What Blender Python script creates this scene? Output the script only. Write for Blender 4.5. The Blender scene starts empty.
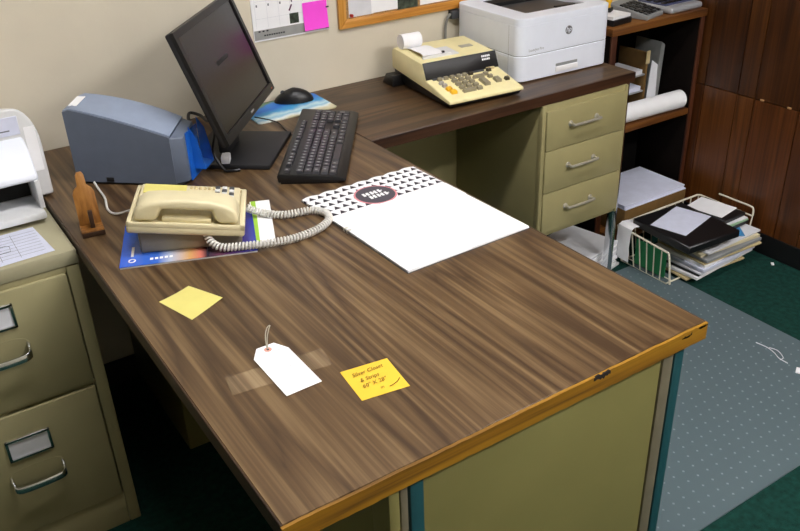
import bpy, bmesh, math, random
from mathutils import Vector, Matrix, Euler
random.seed(7)
sc = bpy.context.scene
C = sc.collection
R = math.radians

# ------------------------------------------------------------------ camera
YAW, PITCH, ROLL = 0.5644, 0.5073, -0.0377
cam_d = bpy.data.cameras.new('camera'); cam = bpy.data.objects.new('camera', cam_d); C.objects.link(cam)
cam_d.sensor_width = 36.0; cam_d.lens = 847.5 * 36 / 800; cam_d.clip_start = 0.02
fw = Vector((math.sin(YAW)*math.cos(PITCH), math.cos(YAW)*math.cos(PITCH), -math.sin(PITCH)))
r0 = Vector((math.cos(YAW), -math.sin(YAW), 0)); u0 = r0.cross(fw)
rr = r0*math.cos(ROLL) + u0*math.sin(ROLL); uu = -r0*math.sin(ROLL) + u0*math.cos(ROLL)
mw = Matrix((rr, uu, -fw)).transposed().to_4x4(); mw.translation = Vector((-0.2616, -2.1793, 1.495))
cam.matrix_world = mw
sc.camera = cam

# ------------------------------------------------------------------ world, exposure
w = bpy.data.worlds.new('world'); sc.world = w; w.use_nodes = True
w.node_tree.nodes['Background'].inputs[0].default_value = (0.9, 0.95, 1.0, 1)
w.node_tree.nodes['Background'].inputs[1].default_value = 0.05
sc.view_settings.view_transform = 'Standard'; sc.view_settings.look = 'None'
sc.view_settings.gamma = 1.0; sc.view_settings.use_curve_mapping = False
sc.view_settings.exposure = 1.65
LAMP = 14.0          # emission of the ceiling light diffusers

# ------------------------------------------------------------------ materials
def lin(c):
    if isinstance(c, str):
        c = [int(c[i:i+2], 16)/255 for i in (0, 2, 4)]
    return tuple((x/12.92 if x <= 0.04045 else ((x+0.055)/1.055)**2.4) for x in c) + (1.0,)
MATS = {}
def nd(nt, t, **kw):
    n = nt.nodes.new(t)
    for k, v in kw.items(): setattr(n, k, v)
    return n
def setin(n, **kw):
    for k, v in kw.items(): n.inputs[k.replace('_', ' ')].default_value = v
def mat(name, col, rough=0.5, metal=0.0, var=0.06, vscale=30.0, bump=0.0, bscale=200.0, stretch=None, alpha=1.0, emit=None, spec=0.5, coat=0.0, trans=0.0):
    if name in MATS: return MATS[name]
    m = bpy.data.materials.new(name); m.use_nodes = True; nt = m.node_tree
    b = nt.nodes['Principled BSDF']
    tc = nd(nt, 'ShaderNodeTexCoord'); mp = nd(nt, 'ShaderNodeMapping')
    nt.links.new(tc.outputs['Object'], mp.inputs['Vector'])
    if stretch: mp.inputs['Scale'].default_value = stretch
    c = lin(col)
    if var > 0:
        nz = nd(nt, 'ShaderNodeTexNoise'); setin(nz, Scale=vscale, Detail=4.0)
        nt.links.new(mp.outputs[0], nz.inputs['Vector'])
        rp = nd(nt, 'ShaderNodeValToRGB')
        rp.color_ramp.elements[0].position = 0.3; rp.color_ramp.elements[1].position = 0.7
        rp.color_ramp.elements[0].color = tuple(max(0, x*(1-var*2)) for x in c[:3]) + (1,)
        rp.color_ramp.elements[1].color = tuple(min(1, x*(1+var)) for x in c[:3]) + (1,)
        nt.links.new(nz.outputs['Fac'], rp.inputs[0]); nt.links.new(rp.outputs[0], b.inputs['Base Color'])
    else: b.inputs['Base Color'].default_value = c
    setin(b, Roughness=rough, Metallic=metal, Alpha=alpha)
    b.inputs['Specular IOR Level'].default_value = spec
    b.inputs['Coat Weight'].default_value = coat
    b.inputs['Transmission Weight'].default_value = trans
    if bump > 0:
        n2 = nd(nt, 'ShaderNodeTexNoise'); setin(n2, Scale=bscale, Detail=3.0)
        nt.links.new(mp.outputs[0], n2.inputs['Vector'])
        bp = nd(nt, 'ShaderNodeBump'); setin(bp, Strength=bump, Distance=0.002)
        nt.links.new(n2.outputs['Fac'], bp.inputs['Height']); nt.links.new(bp.outputs[0], b.inputs['Normal'])
    if emit:
        b.inputs['Emission Color'].default_value = lin(emit[0]); b.inputs['Emission Strength'].default_value = emit[1]
    MATS[name] = m; return m
def wood(name, cols, axis, freq=16.0, along=0.9, rough=0.4, fine=140.0, ring=0.30, seed=0.0, fig=4.2, figl=0.62):
    """laminate or timber grain running along an axis; cols = dark, mid, light"""
    if name in MATS: return MATS[name]
    m = bpy.data.materials.new(name); m.use_nodes = True; nt = m.node_tree; b = nt.nodes['Principled BSDF']
    tc = nd(nt, 'ShaderNodeTexCoord')
    def mapped(across, al):
        mp = nd(nt, 'ShaderNodeMapping'); s = [across]*3; s[axis] = al
        mp.inputs['Scale'].default_value = s; mp.inputs['Location'].default_value = (seed, seed*1.7, seed*0.3)
        nt.links.new(tc.outputs['Object'], mp.inputs['Vector']); return mp
    # flowing figure: bands of a warped field
    mpw = mapped(fig, figl)
    n1 = nd(nt, 'ShaderNodeTexNoise'); setin(n1, Scale=1.3, Detail=1.6, Roughness=0.4, Distortion=0.25)
    nt.links.new(mpw.outputs[0], n1.inputs['Vector'])
    mu = nd(nt, 'ShaderNodeMath', operation='MULTIPLY'); mu.inputs[1].default_value = freq
    nt.links.new(n1.outputs['Fac'], mu.inputs[0])
    fr = nd(nt, 'ShaderNodeMath', operation='PINGPONG'); fr.inputs[1].default_value = 1.0
    nt.links.new(mu.outputs[0], fr.inputs[0])
    # fine pores
    mpf = mapped(fine, along*3)
    n2 = nd(nt, 'ShaderNodeTexNoise'); setin(n2, Scale=1.0, Detail=3.0)
    nt.links.new(mpf.outputs[0], n2.inputs['Vector'])
    # broad streaks
    mps = mapped(48.0, along)
    n3 = nd(nt, 'ShaderNodeTexNoise'); setin(n3, Scale=1.0, Detail=3.0)
    nt.links.new(mps.outputs[0], n3.inputs['Vector'])
    pw = nd(nt, 'ShaderNodeMath', operation='POWER'); pw.inputs[1].default_value = 0.6; nt.links.new(fr.outputs[0], pw.inputs[0])
    a1 = nd(nt, 'ShaderNodeMath', operation='MULTIPLY'); a1.inputs[1].default_value = ring
    nt.links.new(pw.outputs[0], a1.inputs[0])
    a2 = nd(nt, 'ShaderNodeMath', operation='MULTIPLY_ADD'); a2.inputs[1].default_value = 0.95
    nt.links.new(n2.outputs['Fac'], a2.inputs[0]); nt.links.new(a1.outputs[0], a2.inputs[2])
    a3 = nd(nt, 'ShaderNodeMath', operation='MULTIPLY_ADD'); a3.inputs[1].default_value = 0.55 if ring < 0.4 else 0.34
    nt.links.new(n3.outputs['Fac'], a3.inputs[0]); nt.links.new(a2.outputs[0], a3.inputs[2])
    a4 = nd(nt, 'ShaderNodeMath', operation='MULTIPLY'); a4.inputs[1].default_value = 0.7; nt.links.new(a3.outputs[0], a4.inputs[0])
    rp = nd(nt, 'ShaderNodeValToRGB'); el = rp.color_ramp.elements
    el[0].position = 0.47; el[0].color = lin(cols[0]); el[1].position = 0.84; el[1].color = lin(cols[2])
    e = el.new(0.65); e.color = lin(cols[1])
    nt.links.new(a4.outputs[0], rp.inputs[0]); nt.links.new(rp.outputs[0], b.inputs['Base Color'])
    setin(b, Roughness=rough)
    bp = nd(nt, 'ShaderNodeBump'); setin(bp, Strength=0.12, Distance=0.001)
    nt.links.new(n2.outputs['Fac'], bp.inputs['Height']); nt.links.new(bp.outputs[0], b.inputs['Normal'])
    MATS[name] = m; return m

DESK = ('402d1b', '5a442b', '755e40')
M_TOP = wood('laminate_desk', DESK, 1, freq=26, fig=4.6, figl=0.5, ring=0.42)
M_RET = wood('laminate_return', ('332314', '4a3520', '63492d'), 0, freq=24, seed=3.1, fig=4.6, figl=0.5, ring=0.42)
M_BANDR = wood('edge_band_return', ('24130c', '38200f', '4a2d1a'), 0, seed=1.0, rough=0.45)
M_BANDS = wood('edge_band_side', ('24150c', '3a2616', '4c3521'), 1, seed=1.0, rough=0.45)
M_WORN = wood('edge_band_worn', ('624103', '8a5f06', '9c7010'), 0, seed=2.0, rough=0.6)
M_CHIP = mat('chip_dark', '1c1310', 0.9)
M_CHIPTAN = mat('bare_tan_wood', 'b58a5a', 0.9)
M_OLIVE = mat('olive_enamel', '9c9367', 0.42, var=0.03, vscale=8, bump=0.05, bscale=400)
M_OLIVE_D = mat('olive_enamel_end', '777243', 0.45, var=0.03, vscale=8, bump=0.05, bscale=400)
M_CAB = mat('cabinet_enamel', '9f9770', 0.42, var=0.03, vscale=8, bump=0.06, bscale=500)
M_CABTOP = mat('cabinet_top_enamel', 'a8a284', 0.45, var=0.03, vscale=8, bump=0.06, bscale=500)
M_TEAL = mat('teal_enamel', '1d4a50', 0.4, var=0.05)
M_TAUPE = mat('taupe_enamel', '6c6653', 0.45, var=0.05)
M_CHROME = mat('chrome', 'd4d6d8', 0.16, metal=1.0, var=0.02)
M_STEEL = mat('brushed_steel', 'bdb8a8', 0.36, metal=0.55, var=0.05)
M_WALL = mat('wall_paint', 'd8cfba', 0.85, var=0.03, vscale=5, bump=0.15, bscale=120)
M_WALL2 = mat('wall_paint_room', 'cfc7b4', 0.9, var=0.03, vscale=5)
M_CEIL = mat('ceiling_paint', 'e6e4dc', 0.95, var=0.03, vscale=9)
M_FLOOR = mat('green_carpet', '0f3830', 0.95, var=0.22, vscale=60, bump=0.6, bscale=500, spec=0.2)
M_BLACKBASE = mat('black_vinyl', '0e0e10', 0.5, var=0.05)
M_BLACK = mat('black_plastic', '141416', 0.4, var=0.08)
M_BLACKM = mat('black_plastic_matte', '1b1b1e', 0.6, var=0.08)
M_SCREEN = mat('screen_glass', '0b090c', 0.27, var=0.03)
M_DARK = mat('dark_interior', '0b0a09', 0.85)
M_PAPER = mat('white_paper', 'f3f3f4', 0.85, var=0.015)
M_PAPER2 = mat('grey_white_paper', 'd9dade', 0.85, var=0.03)
M_PAPER3 = mat('bluish_paper', 'd4d8ea', 0.85, var=0.03)
M_MANILA = mat('manila_card', 'cbb98a', 0.85, var=0.04)
M_CARD = mat('brown_cardboard', '705326', 0.85, var=0.08)
M_YELLOW1 = mat('pale_yellow_note', 'dcd278', 0.8, var=0.02)
M_YELLOW2 = mat('bright_yellow_note', 'e6bd35', 0.8, var=0.02)
M_PINK = mat('pink_note', 'ff4fe0', 0.8, var=0.02)
M_INK = mat('brown_ink', '7c5a12', 0.8, var=0.0)
M_BLUEINK = mat('grey_ink', '6d7077', 0.8, var=0.0)
M_BLACKINK = mat('black_ink', '26262b', 0.8, var=0.0)
M_CREAM = mat('cream_plastic', 'efe3ac', 0.42, var=0.03)
M_CREAM2 = mat('ivory_phone_plastic', 'ddd2ab', 0.38, var=0.03)
M_PHONEBASE = mat('phone_base_shell', '857d68', 0.45, var=0.04)
M_WHITEP = mat('white_printer_plastic', 'e6ebf5', 0.4, var=0.01)
M_GREYP = mat('light_grey_plastic', 'd7d8d8', 0.45, var=0.02)
M_MIDGREY = mat('mid_grey_plastic', '8d8f8f', 0.5, var=0.04)
M_DKGREY = mat('dark_grey_plastic', '45474a', 0.45, var=0.05)
M_SCAN = mat('blue_grey_plastic', '616b7c', 0.42, var=0.03)
M_SCANTOP = mat('blue_grey_plastic_top', '8b98ae', 0.42, var=0.03)
M_BLUECLR = mat('clear_blue_plastic', '2478e8', 0.15, var=0.03, alpha=0.6)
M_CABLE_W = mat('white_cable', 'd8d6cf', 0.5, var=0.03)
M_CABLE_G = mat('grey_cable', '7b7a75', 0.5, var=0.03)
M_OAK = wood('oak_frame', ('a86b1e', 'c98a34', 'dba253'), 0, seed=5.0, rough=0.4)
M_STAND = wood('stand_wood', ('6d4314', '915f26', 'a97538'), 2, seed=6.0, rough=0.45)
M_BROWNBLK = mat('dark_brown_wood', '3a2516', 0.5, var=0.1)
M_SHELF = wood('shelf_wood', ('4a280b', '6a3e14', '7f521e'), 0, seed=8.0, rough=0.5)
M_SHELFV = wood('shelf_wood_upright', ('30160a', '48230f', '5a3018'), 2, seed=9.0, rough=0.5)
M_CORK = mat('cork', 'b08a58', 0.9, var=0.25, vscale=220)
M_WIRE = mat('cream_wire', 'e2dcc6', 0.45, var=0.03)
M_GREENCARD = mat('green_card', '1f7a48', 0.7, var=0.05)
M_LIMESTR = mat('lime_stripe', '9ccb3c', 0.7, var=0.03)
M_PHOTO = mat('dark_photo', '3d473a', 0.5, var=0.6, vscale=60)
M_FOOT = mat('grey_footer_print', '9a9a96', 0.7, var=0.06)
M_LAMP = mat('lamp_diffuser', 'ffffff', 0.6, var=0.0, emit=('fbf9fb', LAMP))
M_LAMP2 = mat('lamp_diffuser_bright', 'ffffff', 0.6, var=0.0, emit=('fbf9fb', LAMP*2.6))
M_LAMPF = mat('lamp_frame_white', 'dcdcd8', 0.5, var=0.02)

# ------------------------------------------------------------------ mesh helpers
def BM(): return bmesh.new()
def box(bm, x0, x1, y0, y1, z0, z1, rot=None, piv=None):
    vs = [bm.verts.new((x, y, z)) for x in (x0, x1) for y in (y0, y1) for z in (z0, z1)]
    for f in ((0,1,3,2),(4,6,7,5),(0,4,5,1),(2,3,7,6),(0,2,6,4),(1,5,7,3)):
        bm.faces.new([vs[i] for i in f])
    if rot is not None:
        bmesh.ops.rotate(bm, verts=vs, cent=piv or (0,0,0), matrix=rot)
    return vs
def prism(bm, pts, lo, hi, plane='xy'):
    """polygon pts extruded from lo to hi along the missing axis"""
    def p(a, b, c):
        return {'xy': (a, b, c), 'xz': (a, c, b), 'yz': (c, a, b)}[plane]
    A = [bm.verts.new(p(a, b, lo)) for a, b in pts]; B = [bm.verts.new(p(a, b, hi)) for a, b in pts]
    n = len(pts); bm.faces.new(A); bm.faces.new(B[::-1])
    for i in range(n): bm.faces.new((A[i], B[i], B[(i+1) % n], A[(i+1) % n]))
    return A + B
def tube(bm, pts, r, n=8, closed=False):
    pts = [Vector(p) for p in pts]; rings = []; up = Vector((0, 0, 1)); prev = None
    m = len(pts)
    for i, p in enumerate(pts):
        if closed: t = pts[(i+1) % m] - pts[i-1]
        else: t = pts[min(i+1, m-1)] - pts[max(i-1, 0)]
        t.normalize()
        if prev is None:
            s = t.cross(up)
            if s.length < 0.05: s = t.cross(Vector((1, 0, 0)))
        else:
            s = prev - t*prev.dot(t)
            if s.length < 1e-5: s = t.cross(up)
        s.normalize(); prev = s; v = t.cross(s)
        rad = r[i] if isinstance(r, (list, tuple)) else r
        rings.append([bm.verts.new(p + (s*math.cos(2*math.pi*k/n) + v*math.sin(2*math.pi*k/n))*rad) for k in range(n)])
    for i in range(m if closed else m-1):
        a, b = rings[i], rings[(i+1) % m]
        for k in range(n): bm.faces.new((a[k], a[(k+1) % n], b[(k+1) % n], b[k]))
    if not closed:
        bm.faces.new(rings[0][::-1]); bm.faces.new(rings[-1])
def smooth_path(pts, k=8):
    P = [Vector(p) for p in pts]; out = []
    for i in range(len(P)-1):
        p0 = P[max(i-1, 0)]; p1 = P[i]; p2 = P[i+1]; p3 = P[min(i+2, len(P)-1)]
        for j in range(k):
            t = j/k
            out.append(0.5*((2*p1) + (p2-p0)*t + (2*p0-5*p1+4*p2-p3)*t*t + (3*p1-p0-3*p2+p3)*t**3))
    out.append(P[-1]); return out
def lathe(bm, prof, n=24, cx=0, cy=0):
    rings = [[bm.verts.new((cx+r*math.cos(2*math.pi*k/n), cy+r*math.sin(2*math.pi*k/n), z)) for k in range(n)] for r, z in prof]
    for a, b in zip(rings, rings[1:]):
        for k in range(n): bm.faces.new((a[k], a[(k+1) % n], b[(k+1) % n], b[k]))
    bm.faces.new(rings[0][::-1]); bm.faces.new(rings[-1])
def bevel(bm, w, seg=2, ang=30):
    bmesh.ops.recalc_face_normals(bm, faces=bm.faces)
    ed = [e for e in bm.edges if len(e.link_faces) == 2 and e.calc_face_angle(0) > R(ang)]
    bmesh.ops.bevel(bm, geom=ed, offset=w, segments=seg, affect='EDGES', profile=0.5, clamp_overlap=True)
def mesh_of(name, bm, smooth=False):
    bmesh.ops.recalc_face_normals(bm, faces=bm.faces)
    me = bpy.data.meshes.new(name); bm.to_mesh(me); bm.free()
    if smooth:
        for p in me.polygons: p.use_smooth = True
        me.set_sharp_from_angle(angle=R(38))
    return me
def link(name, me, m, parent=None):
    o = bpy.data.objects.new(name, me); C.objects.link(o)
    if m is not None and len(me.materials) == 0: me.materials.append(m)
    if parent is not None: o.parent = parent
    return o
def obj(name, bm, m, parent=None, bev=0.0, seg=2, smooth=True, ang=30):
    if bev > 0: bevel(bm, bev, seg, ang)
    return link(name, mesh_of(name, bm, smooth), m, parent)
def bx(name, m, parent, x0, x1, y0, y1, z0, z1, bev=0.0, seg=2):
    b = BM(); box(b, x0, x1, y0, y1, z0, z1); return obj(name, b, m, parent, bev, seg)
def tag(o, label, cat, group=None):
    o['label'] = label; o['category'] = cat
    if group: o['group'] = group
    return o
def thing(name, label, cat, loc=(0, 0, 0), rz=0.0, group=None):
    o = bpy.data.objects.new(name, None); C.objects.link(o); o.empty_display_size = 0.05
    o.location = loc; o.rotation_euler = (0, 0, rz)
    return tag(o, label, cat, group)
def struct(o): o['kind'] = 'structure'; return o
def text(name, s, size, m, parent, loc, rot=(0, 0, 0), shear=0.0, bold=0.0, align='LEFT', sx=1.0):
    cu = bpy.data.curves.new(name, 'FONT'); cu.body = s; cu.size = size; cu.shear = shear; cu.offset = bold
    cu.align_x = align; cu.extrude = 0.00005; cu.resolution_u = 2
    t = bpy.data.objects.new(name, cu); C.objects.link(t)
    dg = bpy.context.evaluated_depsgraph_get()
    me = bpy.data.meshes.new_from_object(t.evaluated_get(dg)); C.objects.unlink(t); bpy.data.objects.remove(t)
    me.materials.clear(); o = link(name, me, m, parent)
    o.location = loc; o.rotation_euler = rot; o.scale = (sx, 1, 1); return o
def sheet(bm, pts, z, th=0.0006): prism(bm, pts, z, z+th, 'xy')

# ------------------------------------------------------------------ room shell
H = 0.74                      # desk height
XR = 2.2776                   # right wall
RX0, RY0, RZ = -2.2, -3.8, 2.62
struct(bx('floor', M_FLOOR, None, RX0, XR+0.1, RY0, 0.1, -0.06, 0.0))
struct(bx('wall_back', M_WALL, None, RX0, XR+0.1, 0.0, 0.1, 0.0, RZ))
struct(bx('wall_left', M_WALL2, None, RX0-0.1, RX0, RY0, 0.1, 0.0, RZ))
struct(bx('wall_front', M_WALL2, None, RX0, XR+0.1, RY0-0.1, RY0, 0.0, RZ))
struct(bx('ceiling', M_CEIL, None, RX0, XR+0.1, RY0, 0.1, RZ, RZ+0.08))
wr = struct(bx('wall_right', M_DARK, None, XR+0.008, XR+0.1, RY0, 0.0, 0.0, RZ))
M_PL = [wood('panel_lower_%d' % i, (('432207', '5c3110', '6c3d18'), ('4a280a', '643814', '74461e'), ('3a1d07', '532b0d', '623715'))[i], 2, freq=9, seed=11.0+i*4, rough=0.38, ring=0.3, fig=9.0) for i in range(3)]
M_PU = [wood('panel_upper_%d' % i, (('2f1706', '452409', '552f10'), ('371c08', '4d2a0c', '5e3714'), ('2a1405', '3f2009', '4e2b0f'))[i], 2, freq=9, seed=31.0+i*4, rough=0.38, ring=0.3, fig=9.0) for i in range(3)]
grooves = [0.0, -0.14, -0.27, -0.41, -0.48, -0.65, -0.74, -0.90]
while grooves[-1] > RY0+0.1: grooves.append(grooves[-1] - random.choice((0.08, 0.12, 0.15, 0.18)))
for i, (a, b_) in enumerate(zip(grooves, grooves[1:])):
    b_ = max(b_, RY0)
    o = bx('plank', M_PL[(i*2+i//3) % 3], wr, XR-0.002, XR+0.010, b_+0.0018, a-0.0018, 0.075, 0.541)
    o = bx('plank', M_PU[(i+i//2) % 3], wr, XR, XR+0.010, b_+0.0018, a-0.0018, 0.5445, RZ)
for (yy, zz) in ((-0.508, 0.5455), (-0.612, 0.545)): bx('chip', M_CHIPTAN, wr, XR-0.0028, XR+0.004, yy-0.009, yy+0.006, zz-0.004, zz+0.003, 0.001, 1)
struct(bx('baseboard_right', M_BLACKBASE, None, XR-0.006, XR+0.008, RY0, -0.001, 0.0, 0.078, 0.002, 1))
struct(bx('baseboard_back', M_BLACKBASE, None, RX0, XR-0.008, -0.006, 0.0, 0.0, 0.078, 0.002, 1))

# ceiling lights: long fluorescent fittings running along the room's width
def fitting(label, cx, cy, lx, ly, m=M_LAMP):
    t = thing('ceiling_light', label, 'ceiling light', (cx, cy, RZ), 0, 'fluorescent ceiling lights')
    b = BM()
    for (x0, x1, y0, y1) in ((-lx/2-.03, lx/2+.03, -ly/2-.03, -ly/2), (-lx/2-.03, lx/2+.03, ly/2, ly/2+.03), (-lx/2-.03, -lx/2, -ly/2, ly/2), (lx/2, lx/2+.03, -ly/2, ly/2)):
        box(b, x0, x1, y0, y1, -0.06, 0.0)
    obj('frame', b, M_LAMPF, t)
    bx('diffuser', m, t, -lx/2, lx/2, -ly/2, ly/2, -0.05, -0.012)
fitting('long white fluorescent ceiling light above the desk', 0.45, -1.30, 1.25, 0.20)
fitting('long white fluorescent ceiling light near the panelled wall', 1.55, -2.95, 1.25, 0.20, M_LAMP2)

# ------------------------------------------------------------------ main desk
W, L = 0.76, 1.482
TH = 0.030
t = thing('office_desk', 'large wood-grain laminate desk with olive and teal steel pedestals and worn front edge', 'desk')
bx('tabletop', M_TOP, t, 0.003, W-0.003, -L+0.004, -0.001, H-TH, H, 0.0008, 1)
eb = BM()
nseg = 60
low = []; 
for i in range(nseg+1):
    x = W*i/nseg; low.append((x, H-TH-0.002+random.uniform(-.0008, .0008)))
prism(eb, [(x, H-0.0012+random.uniform(-.0008, .0006)) for x, _ in low] + low[::-1], -L-0.001, -L+0.0038, 'xz')
e1 = obj('front_edge_band', eb, M_WORN, t); e1['label'] = 'worn orange-brown bare edge'
for (x0, x1, z0, z1) in ((0.508, 0.542, -0.012, 0.0008), (0.700, 0.722, -0.013, -0.008), (0.738, 0.7605, -0.008, -0.003)):
    cb = BM(); n = 10
    up = [(x0+(x1-x0)*i/n, H+z1-random.uniform(0, .0035)) for i in range(n+1)]
    dn = [(x0+(x1-x0)*i/n, H+z0+random.uniform(0, .006)*(1 if 0 < i < n else 2)) for i in range(n+1)]
    prism(cb, up + dn[::-1], -L-0.0016, -L+0.001, 'xz'); obj('chip', cb, M_CHIP, t)
bx('left_edge_band', M_BANDS, t, 0.0, 0.003, -L+0.004, -0.001, H-TH, H-0.0004, 0.0008, 1)
bx('right_edge_band', M_BANDS, t, W-0.003, W, -L+0.004, -0.001, H-TH, H-0.0004, 0.0008, 1)
FY = -1.458
ZT = H-TH
def desk_pedestal(y0, y1, front):
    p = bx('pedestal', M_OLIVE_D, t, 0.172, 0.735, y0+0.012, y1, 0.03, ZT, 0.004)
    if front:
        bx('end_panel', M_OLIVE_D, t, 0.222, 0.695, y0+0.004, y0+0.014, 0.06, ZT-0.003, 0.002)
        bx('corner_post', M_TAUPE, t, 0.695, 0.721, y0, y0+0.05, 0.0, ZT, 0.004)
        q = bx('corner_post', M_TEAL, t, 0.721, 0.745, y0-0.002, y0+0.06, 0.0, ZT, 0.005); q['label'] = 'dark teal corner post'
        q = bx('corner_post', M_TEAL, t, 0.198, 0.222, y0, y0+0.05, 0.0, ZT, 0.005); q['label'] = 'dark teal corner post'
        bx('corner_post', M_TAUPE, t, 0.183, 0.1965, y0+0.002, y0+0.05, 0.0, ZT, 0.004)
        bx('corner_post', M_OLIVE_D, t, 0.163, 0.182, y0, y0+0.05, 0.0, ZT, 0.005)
    # drawer fronts face the user side
    for k in range(3 if front else 2):
        n = 3 if front else 2
        z0 = 0.08 + k*(ZT-0.10)/n; z1 = z0 + (ZT-0.10)/n - 0.006
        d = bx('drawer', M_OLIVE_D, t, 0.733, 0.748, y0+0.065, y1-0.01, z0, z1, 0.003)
        hb = BM(); yc = (y0+y1)/2+.02; zc = (z0+z1)/2
        tube(hb, [(0.746, yc-.05, zc), (0.765, yc-.05, zc), (0.765, yc+.05, zc), (0.746, yc+.05, zc)], 0.004)
        obj('handle', hb, M_STEEL, d)
desk_pedestal(FY, -1.03, True)
desk_pedestal(-0.46, -0.03, False)
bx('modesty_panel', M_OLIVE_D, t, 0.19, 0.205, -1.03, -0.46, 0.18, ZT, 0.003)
# round lock knob on the visitor side of the pedestal
kb = BM(); lathe(kb, [(0.004, 0), (0.004, 0.010), (0.013, 0.014), (0.016, 0.022), (0.012, 0.029), (0.004, 0.031)], 16)
bmesh.ops.rotate(kb, verts=kb.verts, matrix=Matrix.Rotation(R(-90), 3, 'Y'))
bmesh.ops.translate(kb, verts=kb.verts, vec=(0.172, -1.33, 0.30)); obj('knob', kb, M_STEEL, t)

# ------------------------------------------------------------------ return desk
D2, XE = 0.455, 1.6986
t = thing('return_desk', 'narrow wood-grain return desk along the beige wall with olive drawer pedestal', 'desk')
bx('tabletop', M_RET, t, W+0.0006, XE-0.003, -D2+0.004, -0.001, H-TH, H, 0.0008, 1)
bx('front_edge_band', M_BANDR, t, W+0.0006, XE, -D2, -D2+0.004, H-TH, H-0.0004, 0.0008, 1)
bx('end_edge_band', M_BANDR, t, XE-0.003, XE, -D2+0.004, -0.001, H-TH, H-0.0004, 0.0008, 1)
bx('modesty_panel', M_OLIVE, t, W+0.01, 1.655, -0.045, -0.032, 0.20, ZT, 0.002)
PX0, PX1, PY, PZ = 1.328, 1.668, -D2-0.004, 0.285
ped = bx('pedestal', M_OLIVE, t, PX0, PX1, PY+0.006, -0.046, PZ, ZT, 0.003)
bx('face_frame', M_OLIVE, ped, PX0-0.001, PX0+0.013, PY, PY+0.02, PZ, ZT-0.002, 0.003)
bx('face_frame', M_OLIVE, ped, PX1-0.008, PX1+0.001, PY, PY+0.02, PZ, ZT-0.002, 0.003)
zs = [0.298, 0.433, 0.568, 0.692]
for k in range(3):
    d = bx('drawer', M_OLIVE, t, PX0+0.0145, PX1-0.0095, PY-0.003, PY+0.012, zs[k]+0.0012, zs[k+1]-0.0012, 0.002)
    xc = PX0+0.158; zc = (zs[k]+zs[k+1])/2+0.008; hb = BM()
    hw = 0.052
    tube(hb, smooth_path([(xc-hw, PY-.002, zc), (xc-hw, PY-.016, zc), (xc-hw+.006, PY-.023, zc), (xc+hw-.006, PY-.023, zc), (xc+hw, PY-.016, zc), (xc+hw, PY-.002, zc)], 4), 0.0042, 8)
    h = obj('handle', hb, M_STEEL, d); h['label'] = 'brushed steel bar handle'
    for s in (-1, 1):
        rb = BM(); lathe(rb, [(0.009, 0), (0.009, 0.002), (0.006, 0.004)], 14)
        bmesh.ops.rotate(rb, verts=rb.verts, matrix=Matrix.Rotation(R(90), 3, 'X'))
        bmesh.ops.translate(rb, verts=rb.verts, vec=(xc+s*hw, PY-.0028, zc)); obj('rosette', rb, M_STEEL, d)
for (x, y) in ((1.681, -0.43), (1.681, -0.06), (1.345, -0.43)):
    lb = BM(); box(lb, x-0.010, x+0.010, y-0.013, y+0.013, 0.012, ZT if x > 1.6 else PZ+0.002); bevel(lb, 0.002)
    lg = obj('leg', lb, M_CHROME if x > 1.6 else M_BLACK, t)
    fb = BM(); lathe(fb, [(0.016, 0.0046 if y < -.3 else 0.0), (0.017, 0.008), (0.010, 0.013)], 14, x, y); obj('glide', fb, M_BLACK, lg)

# ------------------------------------------------------------------ file cabinet
CX1, CX0, CY, CH = -0.003, -0.463, -0.569, 0.728
t = thing('file_cabinet', 'olive two-drawer steel file cabinet beside the desk', 'cabinet')
bx('body', M_CAB, t, CX0, CX1, CY+0.012, -0.008, 0.0, CH-0.03, 0.003)
bx('top_panel', M_CABTOP, t, CX0-0.001, CX1+0.001, CY-0.002, -0.008, CH-0.032, CH, 0.004)
for (x0, x1) in ((CX0, CX0+0.026), (CX1-0.026, CX1)):
    bx('front_stile', M_CAB, t, x0, x1, CY, CY+0.02, 0.0, CH-0.033, 0.003)
bx('front_rail', M_CAB, t, CX0+0.026, CX1-0.026, CY+0.001, CY+0.02, 0.0, 0.092, 0.003)
bx('front_rail', M_CAB, t, CX0+0.026, CX1-0.026, CY+0.004, CY+0.02, 0.4075, 0.4155, 0.001)
bx('front_rail', M_CAB, t, CX0+0.026, CX1-0.026, CY+0.001, CY+0.02, CH-0.046, CH-0.032, 0.002)
xm = (CX0+CX1)/2
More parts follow.
